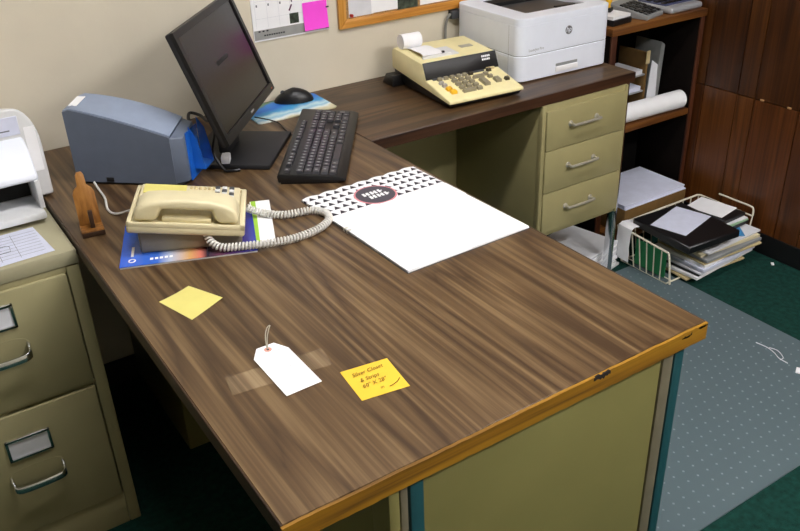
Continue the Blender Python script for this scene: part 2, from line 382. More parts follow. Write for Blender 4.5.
for (z0, z1) in ((0.095, 0.406), (0.417, 0.683)):
    d = bx('drawer', M_CAB, t, CX0+0.029, CX1-0.029, CY-0.006, CY+0.014, z0, z1, 0.004)
    zc = z0+0.226 if z0 < .3 else z0+0.212
    fr = BM(); a, b_ = 0.045, 0.027
    for (x0, x1, zz0, zz1) in ((-a, a, b_-.006, b_), (-a, a, -b_, -b_+.006), (-a, -a+.006, -b_, b_), (a-.006, a, -b_, b_)):
        box(fr, xm+0.045+x0, xm+0.045+x1, CY-0.0105, CY-0.0055, zc+zz0, zc+zz1)
    h = obj('label_holder', fr, M_CHROME, d, 0.0012); h['label'] = 'chrome label holder'
    bx('label_card', M_PAPER2, d, xm+0.045-a+.005, xm+0.045+a-.005, CY-0.0072, CY-0.0058, zc-b_+.005, zc+b_-.005)
    # recess plate and pull
    pl = BM(); n = 20
    zh = zc-0.085
    prism(pl, [(xm+0.045+0.058*math.copysign(abs(math.cos(2*math.pi*k/n))**.6, math.cos(2*math.pi*k/n)), zh+0.012+0.022*math.sin(2*math.pi*k/n)) for k in range(n)], CY-0.0068, CY-0.005, 'xz')
    obj('pull_plate', pl, M_CAB, d)
    hb = BM(); hw = 0.052
    path = smooth_path([(xm+.045-hw, CY-.005, zh+.012), (xm+.045-hw, CY-.022, zh+.008), (xm+.045-hw+.012, CY-.034, zh), (xm+.045+hw-.012, CY-.034, zh), (xm+.045+hw, CY-.022, zh+.008), (xm+.045+hw, CY-.005, zh+.012)], 5)
    rows_ = []
    for i_, p_ in enumerate(path):          # flat bowed bar
        tg_ = (path[min(i_+1, len(path)-1)]-path[max(i_-1, 0)]).normalized(); sd_ = Vector((0, 0, 1)); nn_ = tg_.cross(sd_).normalized()
        rows_.append([hb.verts.new(p_+nn_*a_*0.003+sd_*b2_*0.0075) for a_, b2_ in ((-1, -1), (1, -1), (1, 0.6), (0.3, 1), (-0.3, 1), (-1, 0.6))])
    for a_, b2_ in zip(rows_, rows_[1:]):
        for k_ in range(6): hb.faces.new((a_[k_], a_[(k_+1) % 6], b2_[(k_+1) % 6], b2_[k_]))
    hb.faces.new(rows_[0][::-1]); hb.faces.new(rows_[-1])
    h = obj('handle', hb, M_CHROME, d); h['label'] = 'chrome bow handle'

# ------------------------------------------------------------------ fax printer on the cabinet
t = thing('fax_machine', 'light grey fax machine with rounded top standing on the olive file cabinet', 'fax machine', (0.008, 0, CH))
b = BM(); prof = []
# x-z outline of the body, rounded right shoulder
for k in range(9):
    a_ = R(90*k/8); prof.append((-0.030+0.047*math.cos(a_), 0.135+0.088*math.sin(a_)))
prof = [(0.017, 0.018)] + prof + [(-0.40, 0.223), (-0.43, 0.19), (-0.43, 0.018)]
prism(b, prof, -0.305, -0.05, 'xz')
for v in b.verts: v.co.z -= (v.co.y+0.305)*0.26*max(0, v.co.z-0.018)/0.2
obj('body', b, M_GREYP, t, 0.006, 3)
b = BM(); box(b, -0.42, -0.024, -0.412, -0.306, 0.010, 0.026); obj('output_tray', b, M_GREYP, t, 0.004)
b = BM(); prism(b, [(-0.306, 0.078), (-0.306, 0.162), (-0.345, 0.145), (-0.385, 0.098), (-0.385, 0.086)], -0.42, -0.018, 'yz'); obj('lid', b, M_WHITEP, t, 0.006, 3)
b = BM(); box(b, -0.030, -0.020, -0.392, -0.306, 0.026, 0.088); obj('side_wall', b, M_GREYP, t, 0.002)
bx('slot', M_DARK, t, -0.415, -0.031, -0.3085, -0.3052, 0.028, 0.077)
b = BM(); box(b, -0.013, 0.0095, -0.3062, -0.3048, 0.078, 0.178)
q_ = obj('label_strip', b, M_PAPER, t); q_['label'] = 'white paper strip stuck on the grey front'
q_ = bx('front_panel', M_PAPER3, t, -0.20, -0.020, -0.3068, -0.3048, 0.166, 0.206, 0.0008, 1)
for k in range(4): bx('printed_line', M_BLUEINK, q_, -0.19+k*0.04, -0.16+k*0.04, -0.3072, -0.3066, 0.176+0.006*(k % 3), 0.1785+0.006*(k % 3))
bx('control_panel', M_PAPER3, t, -0.30, -0.045, -0.295, -0.235, 0.200, 0.2245, 0.001)
for k in range(6):
    bx('button', M_MIDGREY, t, -0.075-k*0.03, -0.055-k*0.03, -0.285, -0.275, 0.2245, 0.228, 0.001)
    bx('button', M_DKGREY, t, -0.075-k*0.03, -0.055-k*0.03, -0.260, -0.250, 0.2245, 0.228, 0.001)
for x in (-0.40, -0.04):
    for y in (-0.28, -0.08): bx('foot', M_BLACK, t, x-0.012, x+0.012, y-0.012, y+0.012, 0.0, 0.019, 0.002)

b = BM(); prism(b, [(-0.0384, -0.5535), (-0.0505, -0.415), (-0.262, -0.42), (-0.254, -0.566)], 0.0005, 0.0012, 'xy')
t = thing('printed_form', 'printed white form sheet lying on the file cabinet top', 'paper', (0, 0, CH)); obj('sheet', b, M_PAPER3, t)
b = BM()
for k in range(8): box(b, -0.245, -0.052, -0.435-k*0.0145, -0.4344-k*0.0145, 0.0012, 0.0014)
for k in range(5): box(b, -0.10-k*0.035, -0.0992-k*0.035, -0.545, -0.43, 0.0012, 0.0014)
obj('printed_lines', b, M_BLUEINK, t)
b = BM(); tube(b, [(-0.215, -0.48, .0014), (-0.118, -0.475, .0014), (-0.110, -0.482, .0014), (-0.112, -0.505, .0014), (-0.215, -0.51, .0014)], 0.0006, 5, True); obj('printed_frame', b, M_BLUEINK, t)

# ------------------------------------------------------------------ scanner
t = thing('check_scanner', 'blue-grey desktop check scanner with curved top at the wall end of the desk', 'scanner', (0.086, -0.268, H), R(-41.9))
secs = []
for k in range(17):
    u = k/16; x = 0.238*u
    zf = 0.176-0.060*u**1.25; zb = 0.186-0.040*u**2.2-0.012*u
    if k == 0: zf, zb = 0.170, 0.180
    secs.append((x, zf, zb))
YB = 0.088
b = BM(); rows_ = [[b.verts.new(p) for p in ((x, 0.0, 0.006), (x, YB, 0.006), (x, YB, zb), (x, 0.012, zf+0.004), (x, 0.0, zf))] for x, zf, zb in secs]
for a_, c_ in zip(rows_, rows_[1:]):
    for k in range(5): b.faces.new((a_[k], a_[(k+1) % 5], c_[(k+1) % 5], c_[k]))
b.faces.new(rows_[0][::-1]); b.faces.new(rows_[-1]); obj('body', b, M_SCAN, t)
b = BM(); rows_ = [[b.verts.new(p) for p in ((x, 0.004, zf+0.0030), (x, YB-0.002, zb+0.0012), (x, YB-0.002, zb-0.004), (x, 0.004, zf-0.003))] for x, zf, zb in secs]
for a_, c_ in zip(rows_, rows_[1:]):
    for k in range(4): b.faces.new((a_[k], a_[(k+1) % 4], c_[(k+1) % 4], c_[k]))
b.faces.new(rows_[0][::-1]); b.faces.new(rows_[-1]); obj('top_cover', b, M_SCANTOP, t)
b = BM(); prism(b, [(0.237, 0.0), (0.262, 0.020), (0.262, 0.088), (0.237, 0.088)], 0.006, 0.114, 'xy')
for v in b.verts:
    if v.co.z > 0.1: v.co.z += 0.20*v.co.y-0.3*(v.co.x-0.237)
obj('end_cap', b, M_SCAN, t, 0.003)
bx('track_slot', M_BLUECLR, t, 0.2621, 0.2645, 0.030, 0.096, 0.004, 0.116)
b = BM(); prism(b, [(0.262, 0.030), (0.262, 0.122), (0.278, 0.096), (0.288, 0.040), (0.290, 0.026)], 0.052, 0.055, 'xz'); prism(b, [(0.262, 0.030), (0.262, 0.128), (0.278, 0.104), (0.288, 0.050), (0.290, 0.026)], 0.104, 0.107, 'xz'); prism(b, [(0.262, 0.024), (0.290, 0.022), (0.290, 0.026), (0.262, 0.030)], 0.052, 0.107, 'xz')
q_ = obj('exit_pocket', b, M_BLUECLR, t); q_['label'] = 'clear blue plastic exit pocket'
b = BM(); prism(b, [(0.020, 0.1788), (0.066, 0.1852), (0.066, 0.1842), (0.020, 0.1778)], 0.006, 0.026, 'yz'); obj('label_strip', b, M_PAPER, t)
bx('latch', M_BLACK, t, 0.072, 0.090, -0.0015, 0.002, 0.008, 0.018, 0.001)
bx('base_plate', M_BLACK, t, 0.006, 0.254, 0.004, 0.084, 0.0, 0.0065, 0.001)

# ------------------------------------------------------------------ wooden stand
t = thing('wooden_stand', 'small wooden stand with knobbed back beside the telephone', 'stand', (0.0405, -0.5530, H), R(-8))
b = BM(); pr = [(-0.021, 0.014), (-0.021, 0.078), (-0.018, 0.087), (-0.009, 0.095), (-0.0085, 0.115), (-0.005, 0.122), (0.005, 0.122), (0.0085, 0.115), (0.009, 0.095), (0.018, 0.087), (0.021, 0.078), (0.021, 0.014)]
prism(b, pr, 0.0, 0.008, 'xz'); bmesh.ops.rotate(b, verts=b.verts, cent=(0, 0, 0.014), matrix=Matrix.Rotation(R(-12), 3, 'X'))
bmesh.ops.translate(b, verts=b.verts, vec=(0, 0.020, 0)); obj('back_board', b, M_STAND, t, 0.0012)
b = BM(); box(b, -0.022, 0.022, -0.012, 0.036, 0.0, 0.014); obj('base', b, M_STAND, t, 0.0015)
bx('base_front', M_BROWNBLK, t, -0.022, 0.022, -0.0135, -0.0118, 0.001, 0.011, 0.0005)
bx('peg', M_BROWNBLK, t, -0.002, 0.0065, 0.000, 0.010, 0.0135, 0.050, 0.001)

# ------------------------------------------------------------------ directory booklets and telephone
yb = R(-21)
t = thing('directory_booklet', 'glossy blue directory booklet lying under the telephone', 'booklet', (0.200, -0.7005, H), yb)
bx('pages', M_PAPER2, t, -0.139, 0.115, -0.088, 0.108, 0.0, 0.0034)
mb = bpy.data.materials.new('blue_cover_print'); mb.use_nodes = True; nt = mb.node_tree; bs = nt.nodes['Principled BSDF']
tc = nd(nt, 'ShaderNodeTexCoord'); sx = nd(nt, 'ShaderNodeSeparateXYZ'); nt.links.new(tc.outputs['Object'], sx.inputs[0])
mr = nd(nt, 'ShaderNodeMapRange'); setin(mr, From_Min=-0.14, From_Max=0.116); nt.links.new(sx.outputs[0], mr.inputs[0])
rp = nd(nt, 'ShaderNodeValToRGB'); e = rp.color_ramp.elements
e[0].position = 0.0; e[0].color = lin('2f5fd0'); e[1].position = 1.0; e[1].color = lin('2b3c9c')
for p_, c_ in ((0.27, '3f6fd0'), (0.36, 'b9c4dc'), (0.5, 'd9a86a'), (0.58, 'd77a68'), (0.63, '2c2a3a'), (0.72, '6a3f52')):
    x_ = e.new(p_); x_.color = lin(c_)
nt.links.new(mr.outputs[0], rp.inputs[0]); nt.links.new(rp.outputs[0], bs.inputs['Base Color']); setin(bs, Roughness=0.25)
bx('cover', mb, t, -0.140, 0.116, -0.089, 0.109, 0.0034, 0.0042)
b = BM(); tube(b, [(-0.118+0.006*math.cos(k*math.pi/6), -0.068+0.006*math.sin(k*math.pi/6), 0.0044) for k in range(12)], 0.0012, 5, True); obj('printed_ring', b, M_PAPER, t)
b = BM()
for k in range(5): box(b, -0.085+k*0.009, -0.079+k*0.009, -0.072, -0.064, 0.0042, 0.0044)
box(b, -0.121, -0.116, -0.050, -0.010, 0.0042, 0.0044); obj('printed_lettering', b, M_PAPER, t)
t = thing('leaflet', 'white leaflet with a lime green stripe under the low end of the telephone', 'leaflet', (0.3365, -0.6985, H), R(-22))
bx('sheet', M_PAPER, t, -0.014, 0.028, -0.103, 0.096, 0.0, 0.0008)
bx('stripe', M_LIMESTR, t, -0.012, -0.002, -0.100, 0.096, 0.0008, 0.0011)

PH = thing('telephone', 'ivory corded desk telephone with its handset in the cradle', 'telephone', (0.2045, -0.6797, H+0.0044), R(-25.5))
t = PH
def wedge(bm, x0, x1, y0, y1, z0, zl, zr):
    pts = [(x0, z0), (x1, z0), (x1, zr), (x0, zl)]; prism(bm, pts, y0, y1, 'xz')
b = BM(); wedge(b, -0.094, 0.098, -0.072, 0.078, 0.0, 0.056, 0.030); obj('base_shell', b, M_PHONEBASE, t, 0.006, 3)
# upper shell with raised rim: tray floor + four rim strips following the slope
tilt = math.atan2(0.030, 0.215)
def onslope(bm, z=0.068):
    bmesh.ops.rotate(bm, verts=bm.verts, matrix=Matrix.Rotation(tilt, 3, 'Y')); bmesh.ops.translate(bm, verts=bm.verts, vec=(0, 0, z-0.012))
b = BM(); box(b, -0.1085, 0.1085, -0.088, 0.088, -0.018, 0.0); bevel(b, 0.005, 3); onslope(b); obj('upper_shell', b, M_CREAM2, t)
b = BM()
for (x0, x1, y0, y1) in ((-0.1085, 0.1085, -0.088, -0.083), (-0.1085, 0.1085, 0.081, 0.088), (-0.1085, -0.100, -0.088, 0.088), (0.098, 0.1085, -0.088, 0.088)):
    box(b, x0, x1, y0, y1, -0.006, 0.006)
bevel(b, 0.003, 2); onslope(b); obj('rim', b, M_CREAM2, t)
b = BM(); box(b, -0.098, 0.096, -0.006, 0.080, -0.004, 0.0125); bevel(b, 0.003, 2); onslope(b); kp = obj('keypad_deck', b, M_CREAM2, t)
b = BM(); box(b, -0.092, -0.010, 0.034, 0.077, 0.011, 0.0134); onslope(b); q_ = obj('name_card', b, M_YELLOW1, kp); q_['label'] = 'yellow name card'
for i in range(6):
    b = BM(); box(b, -0.004+i*0.009, 0.002+i*0.009, 0.060, 0.070, 0.011, 0.0152); bevel(b, 0.001, 1); onslope(b); obj('key', b, M_MANILA, kp)
for i in range(3):
    for j in range(4):
        b = BM(); box(b, 0.046+i*0.014, 0.056+i*0.014, 0.022+j*0.0145, 0.032+j*0.0145, 0.011, 0.0156); bevel(b, 0.001, 1); onslope(b); obj('key', b, (M_GREYP, M_DKGREY)[(i+j) % 2], kp)
# handset: ear cups at both ends, waisted grip between, one outline extruded and rounded
b = BM()
out = [(-0.101, 0.004), (-0.101, 0.018), (-0.094, 0.032), (-0.078, 0.041), (-0.045, 0.046), (0.0, 0.047), (0.045, 0.046), (0.078, 0.041), (0.094, 0.032), (0.101, 0.018), (0.101, 0.004), (0.062, 0.004), (0.054, 0.012), (0.048, 0.028), (-0.048, 0.028), (-0.054, 0.012), (-0.062, 0.004)]
prism(b, [(x*0.955, z*0.98) for x, z in out], -0.079, -0.014, 'xz'); bevel(b, 0.009, 4, 25)
for v in b.verts:     # grip is narrower than the cups
    k = max(0.0, 1-abs(v.co.x)/0.065); v.co.y = -0.0465+(v.co.y+0.0465)*(1-0.22*min(1, k*1.8))
onslope(b); obj('handset', b, M_CREAM2, t)
b = BM(); box(b, -0.046, 0.046, -0.070, -0.030, 0.0, 0.010); bevel(b, 0.003, 2); onslope(b); obj('cradle_bridge', b, M_CREAM2, t)

# coiled cord (part of the telephone; points given in room coordinates then moved to its frame)
cpts = [(0.2033, -0.762, H+0.034), (0.206, -0.775, H+0.022), (0.219, -0.792, H+0.0145), (0.252, -0.808, H+0.0135), (0.300, -0.826, H+0.0125), (0.352, -0.832, H+0.0093), (0.405, -0.825, H+0.0093), (0.443, -0.803, H+0.0093), (0.456, -0.770, H+0.0093), (0.440, -0.740, H+0.0093), (0.412, -0.732, H+0.0093), (0.385, -0.725, H+0.0093), (0.366, -0.708, H+0.009), (0.352, -0.690, H+0.010), (0.334, -0.684, H+0.018), (0.318, -0.684, H+0.030)]
PHM = Matrix.Translation((0.2045, -0.6797, H+0.0044)) @ Matrix.Rotation(R(-25.5), 4, 'Z')
inv = PHM.inverted()
base = smooth_path(cpts, 24)
# resample by arc length and wind a helix
d = [0.0]
for a_, b_ in zip(base, base[1:]): d.append(d[-1]+(b_-a_).length)
turns = int(d[-1]/0.0066); hel = []; per = 9; N = turns*per; j = 0
for i in range(N+1):
    s = d[-1]*i/N
    while j < len(d)-2 and d[j+1] < s: j += 1
    u = (s-d[j])/max(1e-9, d[j+1]-d[j]); p = base[j].lerp(base[j+1], min(1, u)); tg = (base[j+1]-base[j]).normalized()
    sd = tg.cross(Vector((0, 0, 1)))
    if sd.length < .1: sd = Vector((1, 0, 0))
    sd.normalize(); up = sd.cross(tg); a_ = 2*math.pi*i/per
    hel.append(inv @ (p+(sd*math.cos(a_)+up*math.sin(a_))*0.0062))
b = BM(); tube(b, hel, 0.0023, 6); q_ = obj('coiled_cord', b, M_CABLE_W, PH); q_['label'] = 'white coiled handset cord'

b = BM(); tube(b, smooth_path([(0.112, -0.312, H+0.012), (0.113, -0.335, H+0.004), (0.110, -0.395, H+0.003), (0.098, -0.455, H+0.003), (0.102, -0.487, H+0.003), (0.116, -0.500, H+0.006), (0.128, -0.530, H+0.020)], 8), 0.0026, 8)
tag(obj('line_cord', b, M_CABLE_W, None), 'thin white line cord from scanner to telephone', 'cord')

# ------------------------------------------------------------------ monitor
TM = 50.4
t = thing('monitor', 'black flat-panel monitor tilted back on its square stand', 'monitor', (0.472, -0.318, H), R(TM))
b = BM(); box(b, -0.115, 0.115, -0.097, 0.112, 0.0, 0.012); obj('stand_base', b, M_BLACKM, t, 0.003)
b = BM(); box(b, -0.045, 0.045, 0.018, 0.046, 0.011, 0.235); obj('neck', b, M_BLACKM, t, 0.006)
ti = R(19.8); PB = Vector((0.0175, -0.032, 0.088))
rot = Matrix.Rotation(-ti, 3, 'X')
def pan(bm): bmesh.ops.rotate(bm, verts=bm.verts, matrix=rot); bmesh.ops.translate(bm, verts=bm.verts, vec=PB)
MW, MH = 0.420, 0.264
b = BM(); box(b, -MW/2, MW/2, 0.004, 0.018, 0, MH); bevel(b, 0.004, 2); pan(b); bk = obj('back_shell', b, M_BLACKM, t)
b = BM(); box(b, -0.14, 0.14, 0.016, 0.046, 0.04, 0.22); bevel(b, 0.012, 3); pan(b); obj('rear_housing', b, M_BLACKM, bk)
b = BM(); f = 0.016
for (x0, x1, z0, z1) in ((-MW/2, MW/2, 0, f+.004), (-MW/2, MW/2, MH-f, MH), (-MW/2, -MW/2+f, f, MH-f), (MW/2-f, MW/2, f, MH-f)): box(b, x0, x1, -0.003, 0.006, z0, z1)
pan(b); obj('bezel', b, M_BLACK, t, 0.0)
b = BM(); box(b, -MW/2+f-.001, MW/2-f+.001, 0.001, 0.006, f+.003, MH-f+.001); pan(b); obj('screen', b, M_SCREEN, t)
b = BM(); box(b, 0.185, 0.192, -0.0036, -0.002, 0.006, 0.009); pan(b); obj('power_light', b, mat('amber_led', 'c0502a', 0.4, var=0), t)
b = BM(); box(b, -0.012, 0.012, -0.0034, -0.0025, 0.007, 0.012); pan(b); obj('badge', b, M_MIDGREY, t)
# cables behind and beside the stand
def cable(name, label, pts, r, m):
    b = BM(); tube(b, smooth_path(pts, 8), r, 8); return tag(obj(name, b, m, None), label, 'cable')
cable('video_cable', 'thick black video cable curling behind the monitor', [(0.408, -0.165, H+0.006), (0.414, -0.140, H+0.028), (0.419, -0.106, H+0.040), (0.4343, -0.082, H+0.044), (0.449, -0.111, H+0.042), (0.446, -0.17, H+0.044), (0.452, -0.215, H+0.062)], 0.0042, M_BLACK)
cable('power_cable', 'black cable hanging down over the corner of the monitor base', [(0.412, -0.335, H+0.105), (0.388, -0.365, H+0.075), (0.372, -0.388, H+0.050), (0.375, -0.404, H+0.025), (0.385, -0.418, H+0.005), (0.402, -0.428, H+0.004), (0.415, -0.432, H+0.004)], 0.0036, M_BLACK)
b = BM(); gp = smooth_path([(0.335, -0.085, H+0.008), (0.350, -0.115, H+0.030), (0.374, -0.145, H+0.038), (0.395, -0.170, H+0.037), (0.403, -0.215, H+0.034), (0.387, -0.236, H+0.024), (0.364, -0.248, H+0.009)], 14)
tube(b, gp, [0.0068 if k % 3 else 0.0054 for k in range(len(gp))], 8)
tag(obj('grey_cord', b, M_CABLE_W, None), 'ribbed light grey cord looping between scanner and monitor', 'cable')
cable('mouse_cable', 'thin black cable running over the desk to the keyboard', [(0.60, -0.112, H+0.0045), (0.630, -0.185, H+0.004), (0.622, -0.26, H+0.002), (0.618, -0.315, H+0.003)], 0.0016, M_BLACK)
t = thing('cable_plug', 'white plug block lying on the monitor base', 'plug', (0.402, -0.385, H+0.0123), R(TM+10))
bx('plug_body', M_PAPER2, t, -0.016, 0.014, -0.010, 0.010, 0.0, 0.018, 0.002); bx('plug_collar', M_CABLE_W, t, 0.014, 0.026, -0.006, 0.006, 0.004, 0.014, 0.002)

# ------------------------------------------------------------------ keyboard
t = thing('keyboard', 'black full-size computer keyboard beside the monitor', 'keyboard', (0.641, -0.416, H), R(55.4))
b = BM(); prism(b, [(-0.074, 0.004), (0.076, 0.004), (0.078, 0.020), (0.074, 0.026), (-0.060, 0.017), (-0.078, 0.010)], -0.226, 0.226, 'yz'); 
for v in b.verts:
    if v.co.y < -0.05: v.co.y -= 0.008*(1-(v.co.x/0.226)**2)
obj('case', b, M_BLACK, t, 0.004, 2)
bx('foot', M_BLACKM, t, -0.222, -0.20, -0.06, 0.07, 0.0, 0.006); bx('foot', M_BLACKM, t, 0.20, 0.222, -0.06, 0.07, 0.0, 0.006)
kt = math.atan2(0.009, 0.134); KP = 0.0187
kb = BM(); prism(kb, [(-0.0086, -0.0086), (0.0086, -0.0086), (0.0086, 0.0086), (-0.0086, 0.0086)], 0.0, 0.006, 'xy')
for v in kb.verts:
    if v.co.z > .003: v.co.x *= .82; v.co.y *= .82
keyme = mesh_of('key', kb); keyme.materials.append(mat('key_plastic', '35353a', 0.4, var=0.04))
lb = BM(); box(lb, -0.0030, 0.0028, -0.002, 0.0038, 0.0060, 0.00615); legme = mesh_of('key_legend', lb); legme.materials.append(M_MIDGREY)
def key(x, y, wu=1.0, hu=1.0, legend=True):
    z = 0.0215 + (y-0.02)*math.tan(kt)
    o = link('key', keyme, None, t); o.location = (x, y, z); o.rotation_euler = (kt, 0, 0); o.scale = (wu+(wu-1)*.14, hu+(hu-1)*.14, 1)
    if legend:
        l = link('legend', legme, None, o); l.scale = (1/o.scale[0], 1, 1)
X0 = -0.208; rows = [0.056, 0.028, 0.0093, -0.0094, -0.0281, -0.0468]
RH = 1.0
def xk(u): return X0 + u*KP
for u in [0, 2, 3, 4, 5, 6.5, 7.5, 8.5, 9.5, 11, 12, 13, 14]: key(xk(u), rows[0], 1, 0.8)
for u in range(13): key(xk(u), rows[1])
key(xk(13.5), rows[1], 2.0)
key(xk(0.25), rows[2], 1.5)
for u in range(12): key(xk(1.5+u), rows[2])
key(xk(13.75), rows[2], 1.5)
key(xk(0.375), rows[3], 1.75)
for u in range(11): key(xk(1.75+u), rows[3])
key(xk(13.375), rows[3], 2.25)
key(xk(0.625), rows[4], 2.25)
for u in range(10): key(xk(2.25+u), rows[4])
key(xk(13.125), rows[4], 2.75)
for u in (0.125, 1.375, 2.625): key(xk(u), rows[5], 1.25)
key(xk(6.375), rows[5], 6.25, legend=False)
for u in (10.125, 11.375, 12.625, 13.875): key(xk(u), rows[5], 1.25)
for c in range(3):
    u = 15.25+c
    key(xk(u), rows[0], 1, .8); key(xk(u), rows[1]); key(xk(u), rows[2]); key(xk(u), rows[5])
key(xk(16.25), rows[4])
for c in range(4):
    u = 18.5+c
    key(xk(u), rows[1])
    if c < 3:
        for r_ in (2, 3, 4): key(xk(u), rows[r_])
key(xk(19), rows[5], 2); key(xk(20.5), rows[5]); key(xk(21.5), (rows[2]+rows[3])/2, 1, 2); key(xk(21.5), (rows[4]+rows[5])/2, 1, 2)

# ------------------------------------------------------------------ mouse pad, mouse
mp_ = bpy.data.materials.new('beach_print'); mp_.use_nodes = True; nt = mp_.node_tree; bs = nt.nodes['Principled BSDF']
tc = nd(nt, 'ShaderNodeTexCoord'); sx = nd(nt, 'ShaderNodeSeparateXYZ'); nt.links.new(tc.outputs['Object'], sx.inputs[0])
nz = nd(nt, 'ShaderNodeTexNoise'); setin(nz, Scale=14.0, Detail=4.0); nt.links.new(tc.outputs['Object'], nz.inputs['Vector'])
ma = nd(nt, 'ShaderNodeMath', operation='MULTIPLY_ADD'); ma.inputs[1].default_value = 0.07; nt.links.new(nz.outputs['Fac'], ma.inputs[0]); nt.links.new(sx.outputs[1], ma.inputs[2])
m2 = nd(nt, 'ShaderNodeMath', operation='MULTIPLY_ADD'); m2.inputs[1].default_value = -0.22; nt.links.new(sx.outputs[0], m2.inputs[0]); nt.links.new(ma.outputs[0], m2.inputs[2])
mr = nd(nt, 'ShaderNodeMapRange'); setin(mr, From_Min=-0.07, From_Max=0.14); nt.links.new(m2.outputs[0], mr.inputs[0])
rp = nd(nt, 'ShaderNodeValToRGB'); e = rp.color_ramp.elements; e[0].position = 0.0; e[0].color = lin('b9b48c'); e[1].position = 1; e[1].color = lin('3f6fae')
for p_, c_ in ((0.14, 'd4cfb0'), (0.22, 'e6efee'), (0.30, '8fc4dd'), (0.37, 'c5e3ea'), (0.46, '4aa3d8'), (0.62, '2d72cf'), (0.78, '3f83d4'), (0.86, '6f8b4a')):
    x_ = e.new(p_); x_.color = lin(c_)
nt.links.new(mr.outputs[0], rp.inputs[0]); nt.links.new(rp.outputs[0], bs.inputs['Base Color']); setin(bs, Roughness=0.6)
b = BM(); prism(b, [(-0.118, -0.072), (-0.110, -0.078), (0.110, -0.078), (0.118, -0.070), (0.118, 0.070), (0.110, 0.078), (-0.110, 0.078), (-0.118, 0.070)], 0.0, 0.003, 'xy')
mpad = obj('mouse_pad', b, mp_, None); mpad.location = (0.708, -0.092, H); mpad.rotation_euler = (0, 0, R(-2))
tag(mpad, 'mouse pad with a blue sea and beach print beside the monitor', 'mouse pad')
t = thing('computer_mouse', 'glossy black computer mouse resting on the mouse pad', 'mouse', (0.748, -0.056, H+0.0032), R(-24))
b = BM(); bmesh.ops.create_uvsphere(b, u_segments=28, v_segments=16, radius=1.0)
for v in b.verts:
    x, y, z = v.co
    hgt = 0.038*(1-0.32*max(0, -x)-0.10*max(0, x))
    v.co = (x*0.056, y*0.0295*(1-0.10*abs(x)), max(0, z)*hgt*1.0 + (0 if z > 0 else max(-.002, z*.002)) + 0.002)
obj('shell', b, M_BLACK, t)
b = BM(); lathe(b, [(0.0055, -0.003), (0.0065, 0), (0.0055, 0.003)], 14); bmesh.ops.rotate(b, verts=b.verts, matrix=Matrix.Rotation(R(90), 3, 'X')); bmesh.ops.translate(b, verts=b.verts, vec=(-0.030, 0, 0.028)); obj('scroll_wheel', b, M_DKGREY, t)
b = BM(); tube(b, [(-0.052, 0, 0.012), (-0.035, 0, 0.0235), (-0.012, 0, 0.0347)], 0.0006, 5); obj('button_seam', b, M_DKGREY, t)

# ------------------------------------------------------------------ desk planner
t = thing('desk_planner', 'open white desk planner with black triangle pattern header and round emblem', 'planner', (0.6015, -0.8630, H), R(1.4))
PWX, PWY = 0.146, 0.199
mt = bpy.data.materials.new('triangle_print'); mt.use_nodes = True; nt = mt.node_tree; bs = nt.nodes['Principled BSDF']
tc = nd(nt, 'ShaderNodeTexCoord'); sx = nd(nt, 'ShaderNodeSeparateXYZ'); nt.links.new(tc.outputs['Object'], sx.inputs[0])
def mth(op, a, bval=None):
    n = nd(nt, 'ShaderNodeMath', operation=op)
    for i, v in enumerate((a, bval)):
        if v is None: continue
        if isinstance(v, (int, float)): n.inputs[i].default_value = v
        else: nt.links.new(v, n.inputs[i])
    return n.outputs[0]
fu = mth('FRACT', mth('MULTIPLY', mth('ADD', sx.outputs[0], 1.0), 1/0.0205)); fv = mth('FRACT', mth('MULTIPLY', mth('ADD', sx.outputs[1], 1.0), 1/0.0235))
tri = mth('SUBTRACT', 1.0, mth('ABSOLUTE', mth('SUBTRACT', mth('MULTIPLY', fu, 2.0), 1.0)))
ins = mth('LESS_THAN', fv, mth('MULTIPLY', mth('SUBTRACT', tri, 0.12), 0.85)); ins = mth('MULTIPLY', ins, mth('GREATER_THAN', fv, 0.06))
mx = nd(nt, 'ShaderNodeMix', data_type='RGBA'); nt.links.new(ins, mx.inputs['Factor']); mx.inputs[6].default_value = lin('f1f1f2'); mx.inputs[7].default_value = lin('2a2730')
nt.links.new(mx.outputs[2], bs.inputs['Base Color']); setin(bs, Roughness=0.7)
bx('back_cover', M_DKGREY, t, -PWX-0.001, PWX+0.001, -PWY-0.001, PWY, 0.0, 0.0008)
b = BM()
for k in range(5): box(b, -PWX+random.uniform(0, .0015), PWX-random.uniform(0, .0015), -PWY+random.uniform(0, .0015), PWY-0.13, 0.0008+k*0.0009, 0.0015+k*0.0009)
obj('pages', b, M_PAPER, t)
# header leaf with scalloped far edge
b = BM(); hp = [(-PWX, 0.070), (PWX, 0.070)]
n = 7
for k in range(n*6+1):
    x = PWX - 2*PWX*k/(n*6); ph = (k % 6)/6
    hp.append((x, PWY-0.005+0.006*math.sin(math.pi*ph)))
prism(b, hp, 0.0009, 0.0048, 'xy'); obj('header_leaf', b, mt, t)
b = BM(); box(b, -PWX, PWX, 0.0, 0.0712, 0.0052, 0.0058); obj('top_page', b, M_PAPER, t)
ec = (-0.008, 0.118)
b = BM(); lathe(b, [(0.047, 0.0048), (0.047, 0.0052)], 40, *ec); q_ = obj('emblem_ring', b, mat('coral_print', 'd98a92', 0.7, var=0.02), t)
b = BM(); lathe(b, [(0.043, 0.0052), (0.043, 0.0055)], 40, *ec); q_ = obj('emblem_disc', b, mat('charcoal_print', '4b474f', 0.7, var=0.02), t); q_['label'] = 'round charcoal emblem with coral ring'
b = BM()
for r_ in range(2):
    for k in range(5):
        x = ec[0]-0.026+r_*0.006+k*0.0095; y = ec[1]+0.003-r_*0.019
        prism(b, [(x, y), (x+0.006, y), (x+0.0075, y+0.015), (x+0.0015, y+0.015)], 0.0055, 0.0057, 'xy')
        if k % 2 == 0: box(b, x+0.003, x+0.011, y+0.005, y+0.009, 0.0055, 0.0057)
